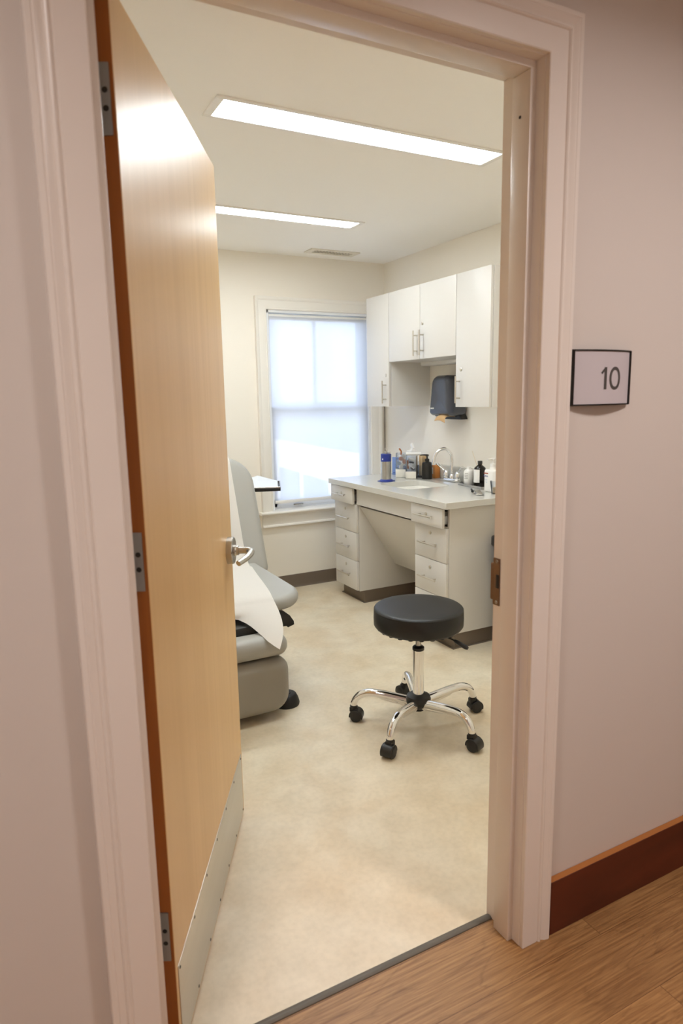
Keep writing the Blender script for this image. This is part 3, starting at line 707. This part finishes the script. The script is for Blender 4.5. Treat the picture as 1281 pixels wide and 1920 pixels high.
def strip(bm, pts, wdt):       # thick stroke laid over the curved insert
    b = bmesh.new(); P = [Vector(p) for p in pts]; n = len(P); L, Rr = [], []
    closed = (P[0]-P[-1]).length < 1e-6
    for i in range(n):
        a = P[i-1] if i else (P[-2] if closed else P[0]); c_ = P[i+1] if i < n-1 else (P[1] if closed else P[-1]); d = (c_-a).normalized(); nn = Vector((-d.y, d.x))*wdt/2
        for lst, q in ((L, P[i]+nn), (Rr, P[i]-nn)): lst.append(b.verts.new((q.x, sy(q.x)-.0006, q.y)))
    for i in range(n-1): b.faces.new((L[i], L[i+1], Rr[i+1], Rr[i]))
    merge(bm, b, mtx=TS)
bm = B(); zt, zb_ = 1.4945, 1.4425
strip(bm, [(.2055, zb_), (.2055, (zt+zb_)/2), (.2055, zt)], .0086); strip(bm, [(.1925, zt-.0145), (.1990, zt-.0080), (.2062, zt-.0022)], .0056)
cx_, rz_ = .2400, (zt-zb_)/2-.0026
strip(bm, [(cx_+(.0172)*math.sin(2*PI*k/40)*abs(math.sin(2*PI*k/40))**-.12 if math.sin(2*PI*k/40) else cx_, (zt+zb_)/2+rz_*math.cos(2*PI*k/40)) for k in range(41)], .0076)
obj('sign_digits', bm, 'sign_digit', t, smooth=0, label='dark grey number 10')

# ------------------------------------------------------------------ rolling stool
st = thing('rolling_stool', 'round black vinyl rolling stool with chrome five leg base', 'stool', (.452, 1.140, 0))
bm = B(); r_ = .192
lathe(bm, [(0, .458), (r_-.03, .456), (r_-.008, .459), (r_, .470), (r_+.001, .50), (r_, .532), (r_-.0015, .5365), (r_-.0005, .539), (r_-.002, .5415), (r_-.008, .546), (r_-.02, .549), (r_-.06, .5515), (0, .5525)], 64)
obj('seat', bm, 'black_vinyl', st, smooth=50)
bm = B()
for k in range(24):
    a = 2*PI*k/24; lathe(bm, [(0, -.004), (.010, -.003), (.012, .003)], 8, (math.cos(a)*(r_-.022), math.sin(a)*(r_-.022), .456))
lathe(bm, [(.09, .440), (.10, .457)], 24); obj('seat_base', bm, 'black_plastic', st)
bm = B(); lathe(bm, [(.0125, .33), (.0125, .45)], 24); obj('gas_piston', bm, 'steel', st)
bm = B(); lathe(bm, [(.0245, .13), (.0245, .352)], 32); obj('column', bm, 'chrome', st)
bm = B(); lathe(bm, [(.0245, .351), (.026, .353), (.026, .364), (.020, .370), (.013, .372)], 32); obj('collar', bm, 'black_plastic', st)
bm = B(); lathe(bm, [(0, .076), (.026, .076), (.027, .085), (.045, .100), (.054, .112), (.055, .130), (.050, .142), (.030, .150), (.0245, .152)], 32); obj('hub', bm, 'black_plastic', st)
bm = B(); a0 = R(-63)
tube(bm, [(.02*math.cos(a0), .02*math.sin(a0), .447), (.11*math.cos(a0), .11*math.sin(a0), .443), (.175*math.cos(a0), .175*math.sin(a0), .425)], .0035, 10)
hl = obj('height_lever', bm, 'black_plastic', st)
bm = B(); tube(bm, [(.170*math.cos(a0), .170*math.sin(a0), .4265), (.182*math.cos(a0), .182*math.sin(a0), .4235), (.222*math.cos(a0), .222*math.sin(a0), .408), (.232*math.cos(a0), .232*math.sin(a0), .405)], [.006, .0085, .0095, .006], 14); obj('lever_grip', bm, 'black_plastic', hl)
def caster_parts(legobj, tip, ang):
    """swivel caster under a leg tip (stool local coordinates); ang = roll heading"""
    c = Vector(tip); T = Matrix.Translation((c.x, c.y, 0)) @ Matrix.Rotation(ang, 4, 'Z')
    ctr = Vector((.012, 0, .0255))
    bm = B(); lathe(bm, [(.0155, .058), (.0165, .062), (.0165, .073), (.012, .078)], 20, mtx=T)
    prof = []
    for k in range(13):
        a = R(-25+k*215/12); prof.append((ctr.x+.0315*math.cos(a), ctr.z+.0315*math.sin(a)))
    prof += [(ctr.x-.022, ctr.z-.002), (ctr.x+.02, ctr.z-.002)]
    prism(bm, prof, 'y', -.0245, .0245, .002, mtx=T, seg=1)
    add_box(bm, -.017, .017, -.015, .015, .045, .066, .003, mtx=T)
    cs = obj('caster', bm, 'black_plastic', legobj)
    for s in (-1, 1):
        bm = B(); W = T @ Matrix.Translation((ctr.x, s*.0155, ctr.z)) @ Matrix.Rotation(PI/2, 4, 'X')
        lathe(bm, [(0, -.013), (.008, -.0135), (.018, -.012), (.0235, -.0095), (.0255, -.006), (.0255, .006), (.0235, .0095), (.018, .012), (.008, .0135), (0, .013)], 28, mtx=W); obj('caster_wheel', bm, 'black_plastic', legobj)
heads = {0: R(150), 1: R(60), 2: R(-40), 3: R(-100), 4: R(-85)}
heads = [R(-10), R(100), R(-40), R(-150), R(-70)]
for k in range(5):
    a = R(-3.4+72*k); d = Vector((math.cos(a), math.sin(a), 0))
    prof = spline([(.030, .112), (.10, .124), (.165, .134), (.215, .137), (.252, .128), (.275, .109), (.2865, .088), (.290, .070)], 6)
    bm = B(); P = [(d.x*p[0], d.y*p[0], p[1]) for p in prof]
    n = len(P); tube(bm, P, [.0200-.0050*i/(n-1) for i in range(n)], 18, flat=1.0)
    # lower web under the arm near the hub
    pw = spline([(.030, .098), (.09, .104), (.15, .116), (.20, .127)], 5)
    tube(bm, [(d.x*p[0], d.y*p[0], p[1]) for p in pw], [.015, .011, .007], 12)
    leg = obj('leg', bm, 'chrome', st, smooth=60)
    caster_parts(leg, (d.x*.290, d.y*.290, .07), heads[k])

# ------------------------------------------------------------------ exam chair
ch = thing('exam_chair', 'grey upholstered power examination chair behind the open door', 'chair', (-.20, 2.0, 0))
TC = Matrix.Translation((.20, -2.0, 0))
bm = B()
slab(bm, rrect(-.61, .182, 1.70, 2.42, (.13, .13, .05, .05), 10), .066, .030, 'z', .472, 7, mtx=TC,
     warp=lambda x, y, z: (x, y, z+(-.020*((1.92-y)/.22)**2 if y < 1.92 else 0)+.012))
obj('seat', bm, 'chair', ch, smooth=60)
# backrest: slab in (x, s) plane then leaned back
th = math.atan2(.235, .60); 
def lean(x, y, z):      # z = along height s, y = thickness offset
    s = z; return (x, 2.405 + s*math.sin(th) + y*math.cos(th), .485 + s*math.cos(th) - y*math.sin(th))
bm = B(); slab(bm, rrect(-.62, .252, -.06, .655, (.05, .05, .17, .17), 12), .105, .045, 'y', 0, 8, mtx=TC, warp=lambda x, y, z: lean(x, y-.03*max(0, 1-((x+.185)/.45)**2)*0, z))
obj('backrest', bm, 'chair', ch, smooth=60)
bm = B(); slab(bm, rrect(-.43, -.004, .298, .398, (.045, .045, .049, .049), 10), .125, .045, 'y', 1.545, 7, mtx=TC)
obj('leg_rest', bm, 'chair', ch, smooth=60)
bm = B(); slab(bm, rrect(-.43, -.002, .036, .290, (.08, .085, .06, .06), 10), .11, .045, 'y', 1.540, 7, mtx=TC)
obj('foot_rest', bm, 'chair_dark', ch, smooth=60)
bm = B(); add_box(bm, -.42, -.04, 1.60, 2.30, .30, .425, .01, mtx=TC); add_box(bm, -.36, -.08, 1.60, 2.25, .0, .31, .01, mtx=TC)
obj('base', bm, 'black_plastic', ch)
bm = B(); prism(bm, [(-.10, .360), (.085, .348), (.088, .340), (.122, .350), (.120, .368), (.100, .400), (.070, .425), (.03, .440), (-.10, .43)], 'y', 1.72, 1.84, .003, mtx=TC)
obj('side_cover', bm, 'black_plastic', ch)
bm = B(); lathe(bm, [(0, .0), (.060, 0), (.062, .010), (.055, .035), (.046, .052), (.040, .056), (.0, .057)], 28, (.028, 1.625, 0), mtx=TC)
lathe(bm, [(.022, .056), (.020, .060), (0, .060)], 20, (.028, 1.625, 0), mtx=TC); add_box(bm, -.1, .0, 1.60, 1.65, 0, .03, .004, mtx=TC)
obj('floor_pad', bm, 'black_plastic', ch, label='black rubber floor pad')
BX = [(-0.19, 1.655, 0.448), (-0.155, 1.6, 0.433), (-0.122, 1.53, 0.399), (-0.11, 1.46, 0.382), (-0.076, 1.43, 0.356)]
# paper: runs down the back, over the seat, hangs off the front with a slanted torn edge
b = bmesh.new(); rows = []
def back_pt(s): # front surface of backrest at height s
    v = lean(0, -.0545, s); return (v[1], v[2])
cl = [(.30, *lean(0, .07, .60)[1:])] if False else []
path = [('b', .668, .03), ('b', .672, -.02), ('b', .655, -.045)] ; pts = []
pts += [(lean(0, .04, .662)[1], lean(0, .04, .662)[2]), (lean(0, -.01, .664)[1], lean(0, -.01, .664)[2]), (lean(0, -.042, .648)[1], lean(0, -.042, .648)[2])]
pts += [back_pt(s) for s in (.60, .50, .40, .30, .20, .12)]
pts += [(2.405-.075, .523), (2.25, .518), (2.10, .516), (1.98, .518), (1.88, .518), (1.80, .5165), (1.74, .511), (1.698, .494), (1.676, .45), (1.655, .37), (1.630, .33), (1.60, .29)]
prof = spline([(0, y, z) for y, z in pts], 4); n = len(prof); NX = 24
lens = [0]
for i in range(1, n): lens.append(lens[-1]+(prof[i]-prof[i-1]).length)
front_i = next(i for i, p in enumerate(prof) if p.y < 1.70); L0 = lens[front_i]
for i, p in enumerate(prof):
    row = []
    for k in range(NX+1):
        u = k/NX; s = lens[i]; s_ = s
        # length of the hanging end grows towards the right
        xr = .115-.105*min(1, max(0, (2.28-p.y)/.56))
        xl = -.42; x = xl+(xr-xl)*u; q = p.copy()
        if s > L0:
            f = min(1, (s-L0)/(lens[-1]-L0)); top = Vector((xl+(.010-xl)*u, prof[front_i].y, prof[front_i].z))
            uu_ = u; bq = [(0, -.42, 1.662, .455), (.65, BX[0][0], BX[0][1], BX[0][2]), (.77, BX[1][0], BX[1][1], BX[1][2]), (.87, BX[2][0], BX[2][1], BX[2][2]), (.93, BX[3][0], BX[3][1], BX[3][2]), (1, BX[4][0], BX[4][1], BX[4][2])]
            m_ = next((m for m in range(5) if bq[m+1][0] >= uu_), 4); g_ = (uu_-bq[m_][0])/(bq[m_+1][0]-bq[m_][0])
            bot = Vector(bq[m_][1:]).lerp(Vector(bq[m_+1][1:]), g_)
            q = top.lerp(bot, f); q.y -= .03*math.sin(f*PI)*u; q.x += .018*math.sin(f*PI)*u; x = q.x
        row.append(b.verts.new((x, q.y-.0006, q.z+.003)))
    rows.append(row)
for A, C in zip(rows, rows[1:]):
    for k in range(NX): b.faces.new((A[k], A[k+1], C[k+1], C[k]))
bm = B(); merge(bm, b); o = obj('exam_paper', bm, 'paper', smooth=80)
tag(o, 'white paper sheet draped down the grey examination chair, corner hanging', 'paper sheet')

# ------------------------------------------------------------------ instrument tray on a stand behind the chair
t = thing('instrument_tray_stand', 'small black sided instrument tray standing behind the examination chair', 'tray stand', (.385, 3.00, 0), R(-22))
zt_ = .86; hw, hdp = .20, .16
bm = B(); add_box(bm, -hw, hw, -hdp, hdp, zt_, zt_+.004)
for q in ((-hw, hw, -hdp, -hdp+.006), (-hw, hw, hdp-.006, hdp), (-hw, -hw+.006, -hdp, hdp), (hw-.006, hw, -hdp, hdp)): add_box(bm, *q, zt_, zt_+.022, .0015, 1)
tr_ = obj('tray', bm, 'steel', t)
box('tray_underside', 'black_plastic', (-hw-.002, hw-.001, -hdp-.003, hdp, zt_-.006, zt_+.014), t, .001)
bm = B(); tube(bm, [(-.04, 0, .04), (-.04, 0, zt_-.004)], .012, 16); obj('pole', bm, 'chrome', t)
bm = B()
for y in (-.12, .12): tube(bm, [(-.04-.15, y*1.2, .035), (-.04+.12, y*1.2, .035)], .012, 12)
tube(bm, [(-.04, -.145, .035), (-.04, .145, .035)], .012, 12)
bs = obj('stand_base', bm, 'chrome', t)
for x in (-.19, .08):
    for y in (-.144, .144):
        bm = B(); lathe(bm, [(0, -.009), (.018, -.009), (.018, .009), (0, .009)], 18, mtx=Matrix.Translation((x, y, .018)) @ Matrix.Rotation(PI/2, 4, 'X')); obj('caster', bm, 'black_plastic', t)
bm = B(); b = bmesh.new(); NN = 14; g = []
for i in range(NN+1):
    g.append([b.verts.new((-hw+.012+(2*hw-.03)*i/NN, -hdp+.012+(2*hdp-.024)*j/NN, zt_+.015+.055*max(0, 1-abs(i-9)/7)*max(0, 1-abs(j-11)/7)+.002*random.random())) for j in range(NN+1)])
for i in range(NN):
    for j in range(NN): b.faces.new((g[i][j], g[i+1][j], g[i+1][j+1], g[i][j+1]))
merge(bm, b, mtx=Matrix.Translation((.385, 3.00, 0)) @ Matrix.Rotation(R(-22), 4, 'Z')); o = obj('tray_cloth', bm, mat('pale_blue_cloth', srgb(222, 228, 236), .7), smooth=20)
tag(o, 'pale folded cloth lying on the instrument tray', 'cloth')

# ------------------------------------------------------------------ waste bin beside the cabinet
t = thing('waste_bin', 'black plastic waste bin with lid beside the near base cabinet', 'bin', (1.525, 1.605, 0))
bm = B()
for z0, z1, s0, s1 in ((0, .592, .78, .95),):
    b = bmesh.new(); A = [b.verts.new((x, y, z0)) for x, y in rrect(-.175*s0, .175*s0, -.14*s0, .14*s0, .03, 5)]; C = [b.verts.new((x, y, z1)) for x, y in rrect(-.175*s1, .175*s1, -.14*s1, .14*s1, .03, 5)]
    for i in range(len(A)): j = (i+1) % len(A); b.faces.new((A[i], A[j], C[j], C[i]))
    b.faces.new(A); b.faces.new(C); bmesh.ops.recalc_face_normals(b, faces=b.faces); merge(bm, b)
obj('bin_body', bm, 'black_plastic', t)
bm = B(); slab(bm, rrect(-.178, .178, -.145, .145, .04, 6), .06, .012, 'z', .62, 4); obj('bin_lid', bm, mat('bin_lid_grey', srgb(46, 46, 48), .35), t)

# ------------------------------------------------------------------ things on the worktop
Z = .864
t = thing('steel_canister', 'steel canister with deep blue cap and base, wire ring on top', 'canister', (1.275, 2.735, Z))
bm = B(); lathe(bm, [(0, 0), (.050, 0), (.051, .004), (.042, .012), (.036, .016)], 32); add_box(bm, -.052, .052, -.03, .03, 0, .006, .002); obj('canister_base', bm, 'blue', t)
bm = B(); lathe(bm, [(.0345, .015), (.0345, .138)], 36); obj('canister_body', bm, 'steel', t)
bm = B(); lathe(bm, [(.036, .138), (.036, .186), (.033, .189), (0, .189)], 36); cp = obj('canister_cap', bm, 'blue', t)
bm = B(); lathe(bm, [(0, 0), (.006, .0), (.005, .0015), (0, .002)], 12, mtx=Matrix.Translation((-.0335, -.012, .154)) @ Matrix.Rotation(-PI/2, 4, 'Y')); obj('badge', bm, 'white_plastic', cp)
bm = B(); lathe(bm, [(.009, .188), (.009, .205), (.005, .208), (0, .208)], 16)
tube(bm, [(.0, .0+.016*math.cos(a), .212+.018*math.sin(a)) for a in [R(-60+k*300/16) for k in range(17)]], .0016, 8)
tube(bm, [(0, 0, .198), (-.0, -.038, .200), (0, -.052, .202)], [.003, .003, .0055], 8); obj('trigger_ring', bm, 'nickel', t)

t = thing('blue_leaflet', 'narrow mid blue leaflet card standing beside the steel canister', 'leaflet', (1.545, 3.04, Z), R(48))
box('leaflet_card', 'pale_blue', (-.004, .004, -.024, .024, 0, .130), t, .001)
bm = B()
for k in range(4): add_box(bm, -.0052, -.0038, -.016+k*.009, -.011+k*.009, .010, .018)
obj('leaflet_print', bm, 'navy', t)

def open_box(bm, a, b_, h, th=.003, z0=0.):
    add_box(bm, -a, a, -b_, b_, z0, z0+th)
    for q in ((-a, -a+th, -b_, b_), (a-th, a, -b_, b_), (-a+th, a-th, -b_, -b_+th), (-a+th, a-th, b_-th, b_)): add_box(bm, *q, z0+th, z0+h)
ang = R(48)
t = thing('acrylic_organizer', 'clear acrylic box of bandages with a patterned front', 'organizer', (1.500, 2.886, Z), ang, 'clear acrylic organizers')
bm = B(); open_box(bm, .035, .037, .175); obj('acrylic_case', bm, 'acrylic', t)
bm = B(); rnd = random.Random(3)
t2 = []
for k, (y, z, m_, s) in enumerate(((.0, .135, 'skin_print', .018), (-.028, .115, 'skin_print', .014), (.02, .10, 'grey_blue', .018), (-.012, .075, 'white_plastic', .02), (.03, .06, 'grey_blue', .015), (-.03, .07, 'pale_blue', .012), (.03, .135, 'pale_blue', .010), (-.02, .15, 'white_plastic', .015))):
    bm2 = B(); lathe(bm2, [(0, 0), (s, 0), (s, .002), (0, .002)], 16, mtx=Matrix.Translation((-.0335, y*.85, z)) @ Matrix.Rotation(PI/2, 4, 'Y'), sx=1.3 if k % 2 else .8)
    obj('printed_patch', bm2, m_, t)
bm = B()
for k in range(14): add_box(bm, -.017, .017, -.008, .008, -.002, .002, .001, 1, mtx=Matrix.Rotation(ang, 4, 'Z') @ Matrix.Translation((rnd.uniform(-.008, .008), rnd.uniform(-.012, .012), .02+.01*k)) @ Matrix.Rotation(rnd.uniform(-1, 1), 4, 'Z') @ Matrix.Rotation(rnd.uniform(-.3, .3), 4, 'Y'))
o = obj('bandages', bm, 'white_plastic'); o.location = (1.500, 2.886, Z); o['kind'] = 'stuff'; tag(o, 'white wrapped bandages filling the acrylic box', 'bandages')
box('card', 'cream_label', (-.044, -.042, -.037, .037, .002, .060), t, .0005, label='cream label card')
bm = B(); tube(bm, [(.01, .006, .16), (.005, .004, .185), (-.0, .018, .205)], .006, 8, mtx=Matrix.Translation((1.500, 2.886, Z)) @ Matrix.Rotation(ang, 4, 'Z')); tag(obj('brown_stick', bm, mat('brown_handle', srgb(186, 112, 60), .5)), 'short orange-brown handle sticking out of the first acrylic box', 'handle')

t = thing('acrylic_organizer', 'clear acrylic box holding small supplies, white roll on top', 'organizer', (1.512, 2.776, Z), ang, 'clear acrylic organizers')
bm = B(); open_box(bm, .035, .037, .160); obj('acrylic_case', bm, 'acrylic', t)
box('card', 'cream_label', (-.044, -.042, -.037, .037, .002, .052), t, .0005, label='cream label card')
OT = Matrix.Translation((1.512, 2.776, Z)) @ Matrix.Rotation(ang, 4, 'Z')
for nm, m_, (y0_, z0_), (y1_, z1_), r_2, lb in (('swab_packet', 'white_plastic', (-.03, .07), (.03, .10), .010, 'white swab packet lying low in the second acrylic box'),
        ('swab_packet', 'cream_label', (-.03, .125), (.028, .143), .011, 'cream swab packet near the top of the second acrylic box'),
        ('marker_pen', mat('brown_pen', srgb(160, 96, 52), .4), (.03, .07), (.036, .13), .007, 'brown pen upright in the second acrylic box'),
        ('black_clip', 'black_plastic', (-.028, .112), (.02, .118), .007, 'black clip inside the second acrylic box'),
        ('specimen_jar', 'white_plastic', (-.012, .095), (.004, .105), .013, 'small round white jar inside the second acrylic box'),
        ('black_case', 'black_print', (-.032, .062), (.0, .082), .013, 'dark grey case at the bottom of the second acrylic box')):
    bm = B(); tube(bm, [(-.030+r_2, y0_*.7, z0_), (-.030+r_2, y1_*.7, z1_)], r_2*.95, 12, mtx=OT); tag(obj(nm, bm, m_), lb, 'medical supply')
bm = B(); tube(bm, [(-.0, -.065, .174), (-.0, .040, .173)], .011, 16, mtx=OT); tag(obj('paper_roll', bm, 'white_plastic'), 'small white roll lying across the top of the acrylic box', 'roll')
bm = B(); add_box(bm, -.006, .006, -.012, .012, -.022, .022, .003, mtx=Matrix.Translation((1.600, 2.90, Z+.215)) @ Matrix.Rotation(R(-35), 4, 'X')); add_box(bm, -.012, .012, -.016, .016, -.012, 0.0, .002, mtx=Matrix.Translation((1.600, 2.90, Z+.196)))
add_box(bm, -.03, .03, -.03, .03, .0, .185, .002, mtx=Matrix.Translation((1.600, 2.90, Z)))
tag(obj('tissue_box', bm, 'white_plastic'), 'upright white tissue box with a tissue poking out, behind the organizers', 'tissue box')

t = thing('tongue_depressor_jar', 'clear jar packed with wooden tongue depressors', 'jar', (1.620, 2.796, Z))
bm = B(); lathe(bm, [(.038, .0045), (.038, .085), (.0368, .085), (.0368, .006), (0, .006)], 28); obj('jar_glass', bm, 'acrylic', t)
bm = B(); lathe(bm, [(0, 0), (.038, 0), (.039, .009), (0, .0045)], 28); obj('jar_foot', bm, 'black_print', t)
rnd = random.Random(5); bm0 = B(); slab(bm0, rrect(-.008, .008, 0, .150, .0078, 5), .0018, .0006, 'y', 0, 2)
dep = obj('tongue_depressor', bm0, 'wood_stick'); first = True
for k in range(26):
    a = rnd.uniform(0, 2*PI); q = .026*math.sqrt(rnd.random()); o = dep if first else dep.copy()
    if not first: link(o)
    first = False; o.location = (1.620+q*math.cos(a), 2.796+q*math.sin(a), Z+.011)
    o.rotation_euler = (rnd.uniform(-.06, .06), rnd.uniform(-.06, .06), rnd.uniform(0, PI))
    tag(o, 'pale wooden tongue depressor standing in the clear jar', 'tongue depressor', 'wooden tongue depressors in the jar')

t = thing('soap_pump_bottle', 'matte black soap pump bottle on the worktop behind the sink', 'bottle', (1.577, 2.680, Z), R(48))
bm = B(); lathe(bm, [(0, 0), (.034, 0), (.036, .003), (.036, .105), (.033, .114), (.020, .121), (.014, .123), (.014, .128)], 32); obj('bottle_body', bm, 'soap_black', t)
bm = B(); lathe(bm, [(.0155, .126), (.0155, .140), (.008, .142), (.006, .144), (.006, .158), (.011, .159), (.011, .172), (0, .173)], 24)
tube(bm, [(0, 0, .168), (0, .030, .168), (0, .048, .165)], [.006, .005, .004], 12); obj('pump', bm, 'soap_black', t)

bm = B(); add_box(bm, -.022, .022, -.030, .030, 0, .092, .004); o = obj('amber_carton', bm, 'orange'); o.location = (1.660, 2.700, Z); tag(o, 'small amber medicine carton at the backsplash behind the faucet', 'carton')
bm = B(); add_box(bm, -.0225, -.0215, -.006, .022, .03, .075); obj('carton_label', bm, 'cream_label', o)

# faucet: two-handle gooseneck
fx, fy = 1.632, 2.468
t = thing('sink_faucet', 'chrome gooseneck faucet with two wrist blade handles', 'faucet', (fx, fy, Z))
bm = B(); slab(bm, rrect(-.026, .026, -.085, .085, .025, 8), .022, .008, 'z', .011, 4); obj('faucet_base', bm, 'chrome', t, smooth=50)
bm = B(); lathe(bm, [(.018, .02), (.020, .03), (.016, .045), (.013, .05)], 24)
P = spline([(0, 0, .04), (0, 0, .10), (0, 0, .150), (-.010, .004, .190), (-.045, .017, .222), (-.088, .033, .210), (-.112, .042, .170), (-.120, .045, .128)], 8); tube(bm, P, .0098, 18)
lathe(bm, [(.012, -.012), (.012, .006)], 18, (-.120, .045, .128)); obj('spout', bm, 'chrome', t, smooth=60)
for s in (-1, 1):
    bm = B(); y = s*.062; lathe(bm, [(.019, .018), (.021, .026), (.020, .055), (.015, .064), (.012, .072), (0, .075)], 24, (0, y, 0))
    tube(bm, spline([(0, y-s*.004, .064), (-.006, y+s*.018, .072), (-.012, y+s*.042, .088), (-.018, y+s*.068, .106), (-.020, y+s*.080, .110)], 5), [.0105, .0085, .0085, .012, .013, .010], 14, flat=.65); obj('faucet_handle', bm, 'chrome', t, smooth=60)

# tray with bottles
t = thing('metal_tray', 'shallow grey metal tray holding bottles at the backsplash', 'tray', (1.605, 2.160, Z), R(-4))
bm = B(); add_box(bm, -.066, .062, -.130, .130, 0, .003)
for q in ((-.066, -.062, -.13, .13), (.058, .062, -.13, .13), (-.066, .062, -.13, -.126), (-.066, .062, .126, .13)): add_box(bm, *q, 0, .016, .001, 1)
obj('tray_pan', bm, 'steel', t)
t = thing('white_squeeze_bottle', 'white plastic bottle on the metal tray beside the dark bottle', 'bottle', (1.592, 2.238, Z+.003))
bm = B(); lathe(bm, [(0, 0), (.031, 0), (.033, .003), (.033, .080), (.030, .092), (.021, .101), (.014, .103), (.014, .106)], 28); obj('bottle_body', bm, 'white_plastic', t)
bm = B(); lathe(bm, [(.0145, .100), (.0145, .116), (.010, .119), (0, .120)], 20); obj('bottle_cap', bm, 'white_plastic', t)
bm = B()
for k in range(4): add_box(bm, -.0336, -.030, -.014, .012-.004*(k % 2), .045+k*.010, .047+k*.010, mtx=Matrix.Rotation(R(15), 4, 'Z'))
obj('label_print', bm, 'vent_dark', t)
t = thing('dark_brown_bottle', 'dark brown bottle with white label standing on the metal tray', 'bottle', (1.600, 2.140, Z+.003))
bm = B(); lathe(bm, [(0, 0), (.036, 0), (.038, .003), (.038, .105), (.034, .120), (.018, .134), (.0135, .137), (.0135, .146)], 36); obj('bottle_body', bm, 'dark_bottle', t)
bm = B(); lathe(bm, [(.0145, .143), (.0150, .160), (.013, .162), (0, .162)], 24); obj('bottle_cap', bm, 'black_plastic', t)
bm = B(); b = bmesh.new(); rr2 = .0384; A = [];
for k in range(13): a = R(128+k*100/12); A.append([b.verts.new((rr2*math.cos(a), rr2*math.sin(a), z)) for z in (.028, .110)])
for p, q in zip(A, A[1:]): b.faces.new((p[0], q[0], q[1], p[1]))
merge(bm, b); obj('bottle_label', bm, 'white_plastic', t)
bm = B(); slab(bm, rrect(-.016, .016, -.020, .020, .012, 6), .014, .006, 'z', .0); o = obj('rubber_stopper', bm, 'black_plastic', smooth=50); o.location = (1.570, 2.275, Z+.0105); tag(o, 'small black plastic piece lying on the tray left end', 'cap')
bm = B(); tube(bm, [(1.650, 2.165, Z+.005), (1.672, 2.308, 1.078)], .0011, 6); tag(obj('wooden_swab', bm, 'wood_stick'), 'thin wooden swab stick leaning behind the dark bottle', 'swab')

# sanitizer pump bottle and cup at the doorway end
t = thing('hand_sanitizer_bottle', 'white hand sanitizer bottle with red and blue logo', 'bottle', (1.520, 1.925, Z), R(0))
bm = B(); slab(bm, rrect(-.030, .030, -.055, .055, .026, 8), .135, .012, 'z', .0675, 4); lathe(bm, [(.024, .130), (.016, .146), (.014, .156)], 24); obj('bottle_body', bm, 'white_plastic', t, smooth=50)
bm = B(); lathe(bm, [(.016, .150), (.016, .168), (.006, .170), (.005, .190), (.012, .192), (.012, .202), (0, .203)], 24); tube(bm, [(0, 0, .198), (-.04, 0, .196)], .005, 12); obj('pump', bm, 'white_plastic', t)
bm = B(); add_box(bm, -.0308, -.028, .006, .044, .108, .115); obj('red_band', bm, 'red', t)
bm = B(); text_bm(bm, 'PURELL', .0125, Matrix.Translation((-.0309, .025, .095)) @ Matrix.Rotation(-PI/2, 4, 'Z') @ Matrix.Rotation(PI/2, 4, 'X')); obj('logo', bm, 'navy', t)
bm = B()
for k in range(3): add_box(bm, -.0308, -.028, .014, .036-.006*k, .074-k*.009, .0765-k*.009)
obj('small_print', bm, 'grey_blue', t)
t = thing('clear_cup', 'clear plastic cup with a small tan item, at the worktop end', 'cup', (1.490, 1.862, Z))
bm = B(); lathe(bm, [(0, 0), (.024, 0), (.033, .075), (.034, .075), (.0315, .0735), (.0225, .003), (0, .003)], 28); obj('cup_wall', bm, 'acrylic', t)
bm = B(); lathe(bm, [(0, .004), (.018, .004), (.020, .035), (0, .040)], 16); obj('tan_contents', bm, 'wood_stick', t)

t = thing('metal_gadget', 'small metal and black gadget lying on the worktop near its end', 'gadget', (1.385, 1.895, Z), R(62))
bm = B(); slab(bm, rrect(-.050, .050, -.020, .020, .017, 6), .010, .004, 'z', .006, 3); obj('lower_plate', bm, 'chrome', t, smooth=50)
bm = B(); slab(bm, rrect(-.055, .035, -.019, .019, .016, 6), .008, .0035, 'z', .0, 3, mtx=Matrix.Translation((0, 0, .018)) @ Matrix.Rotation(R(-7), 4, 'Y')); obj('upper_plate', bm, 'steel', t, smooth=50)
bm = B(); tube(bm, [(.005, .03, .018), (.050, .028, .024)], [.008, .006], 12); obj('black_grip', bm, 'black_plastic', t)
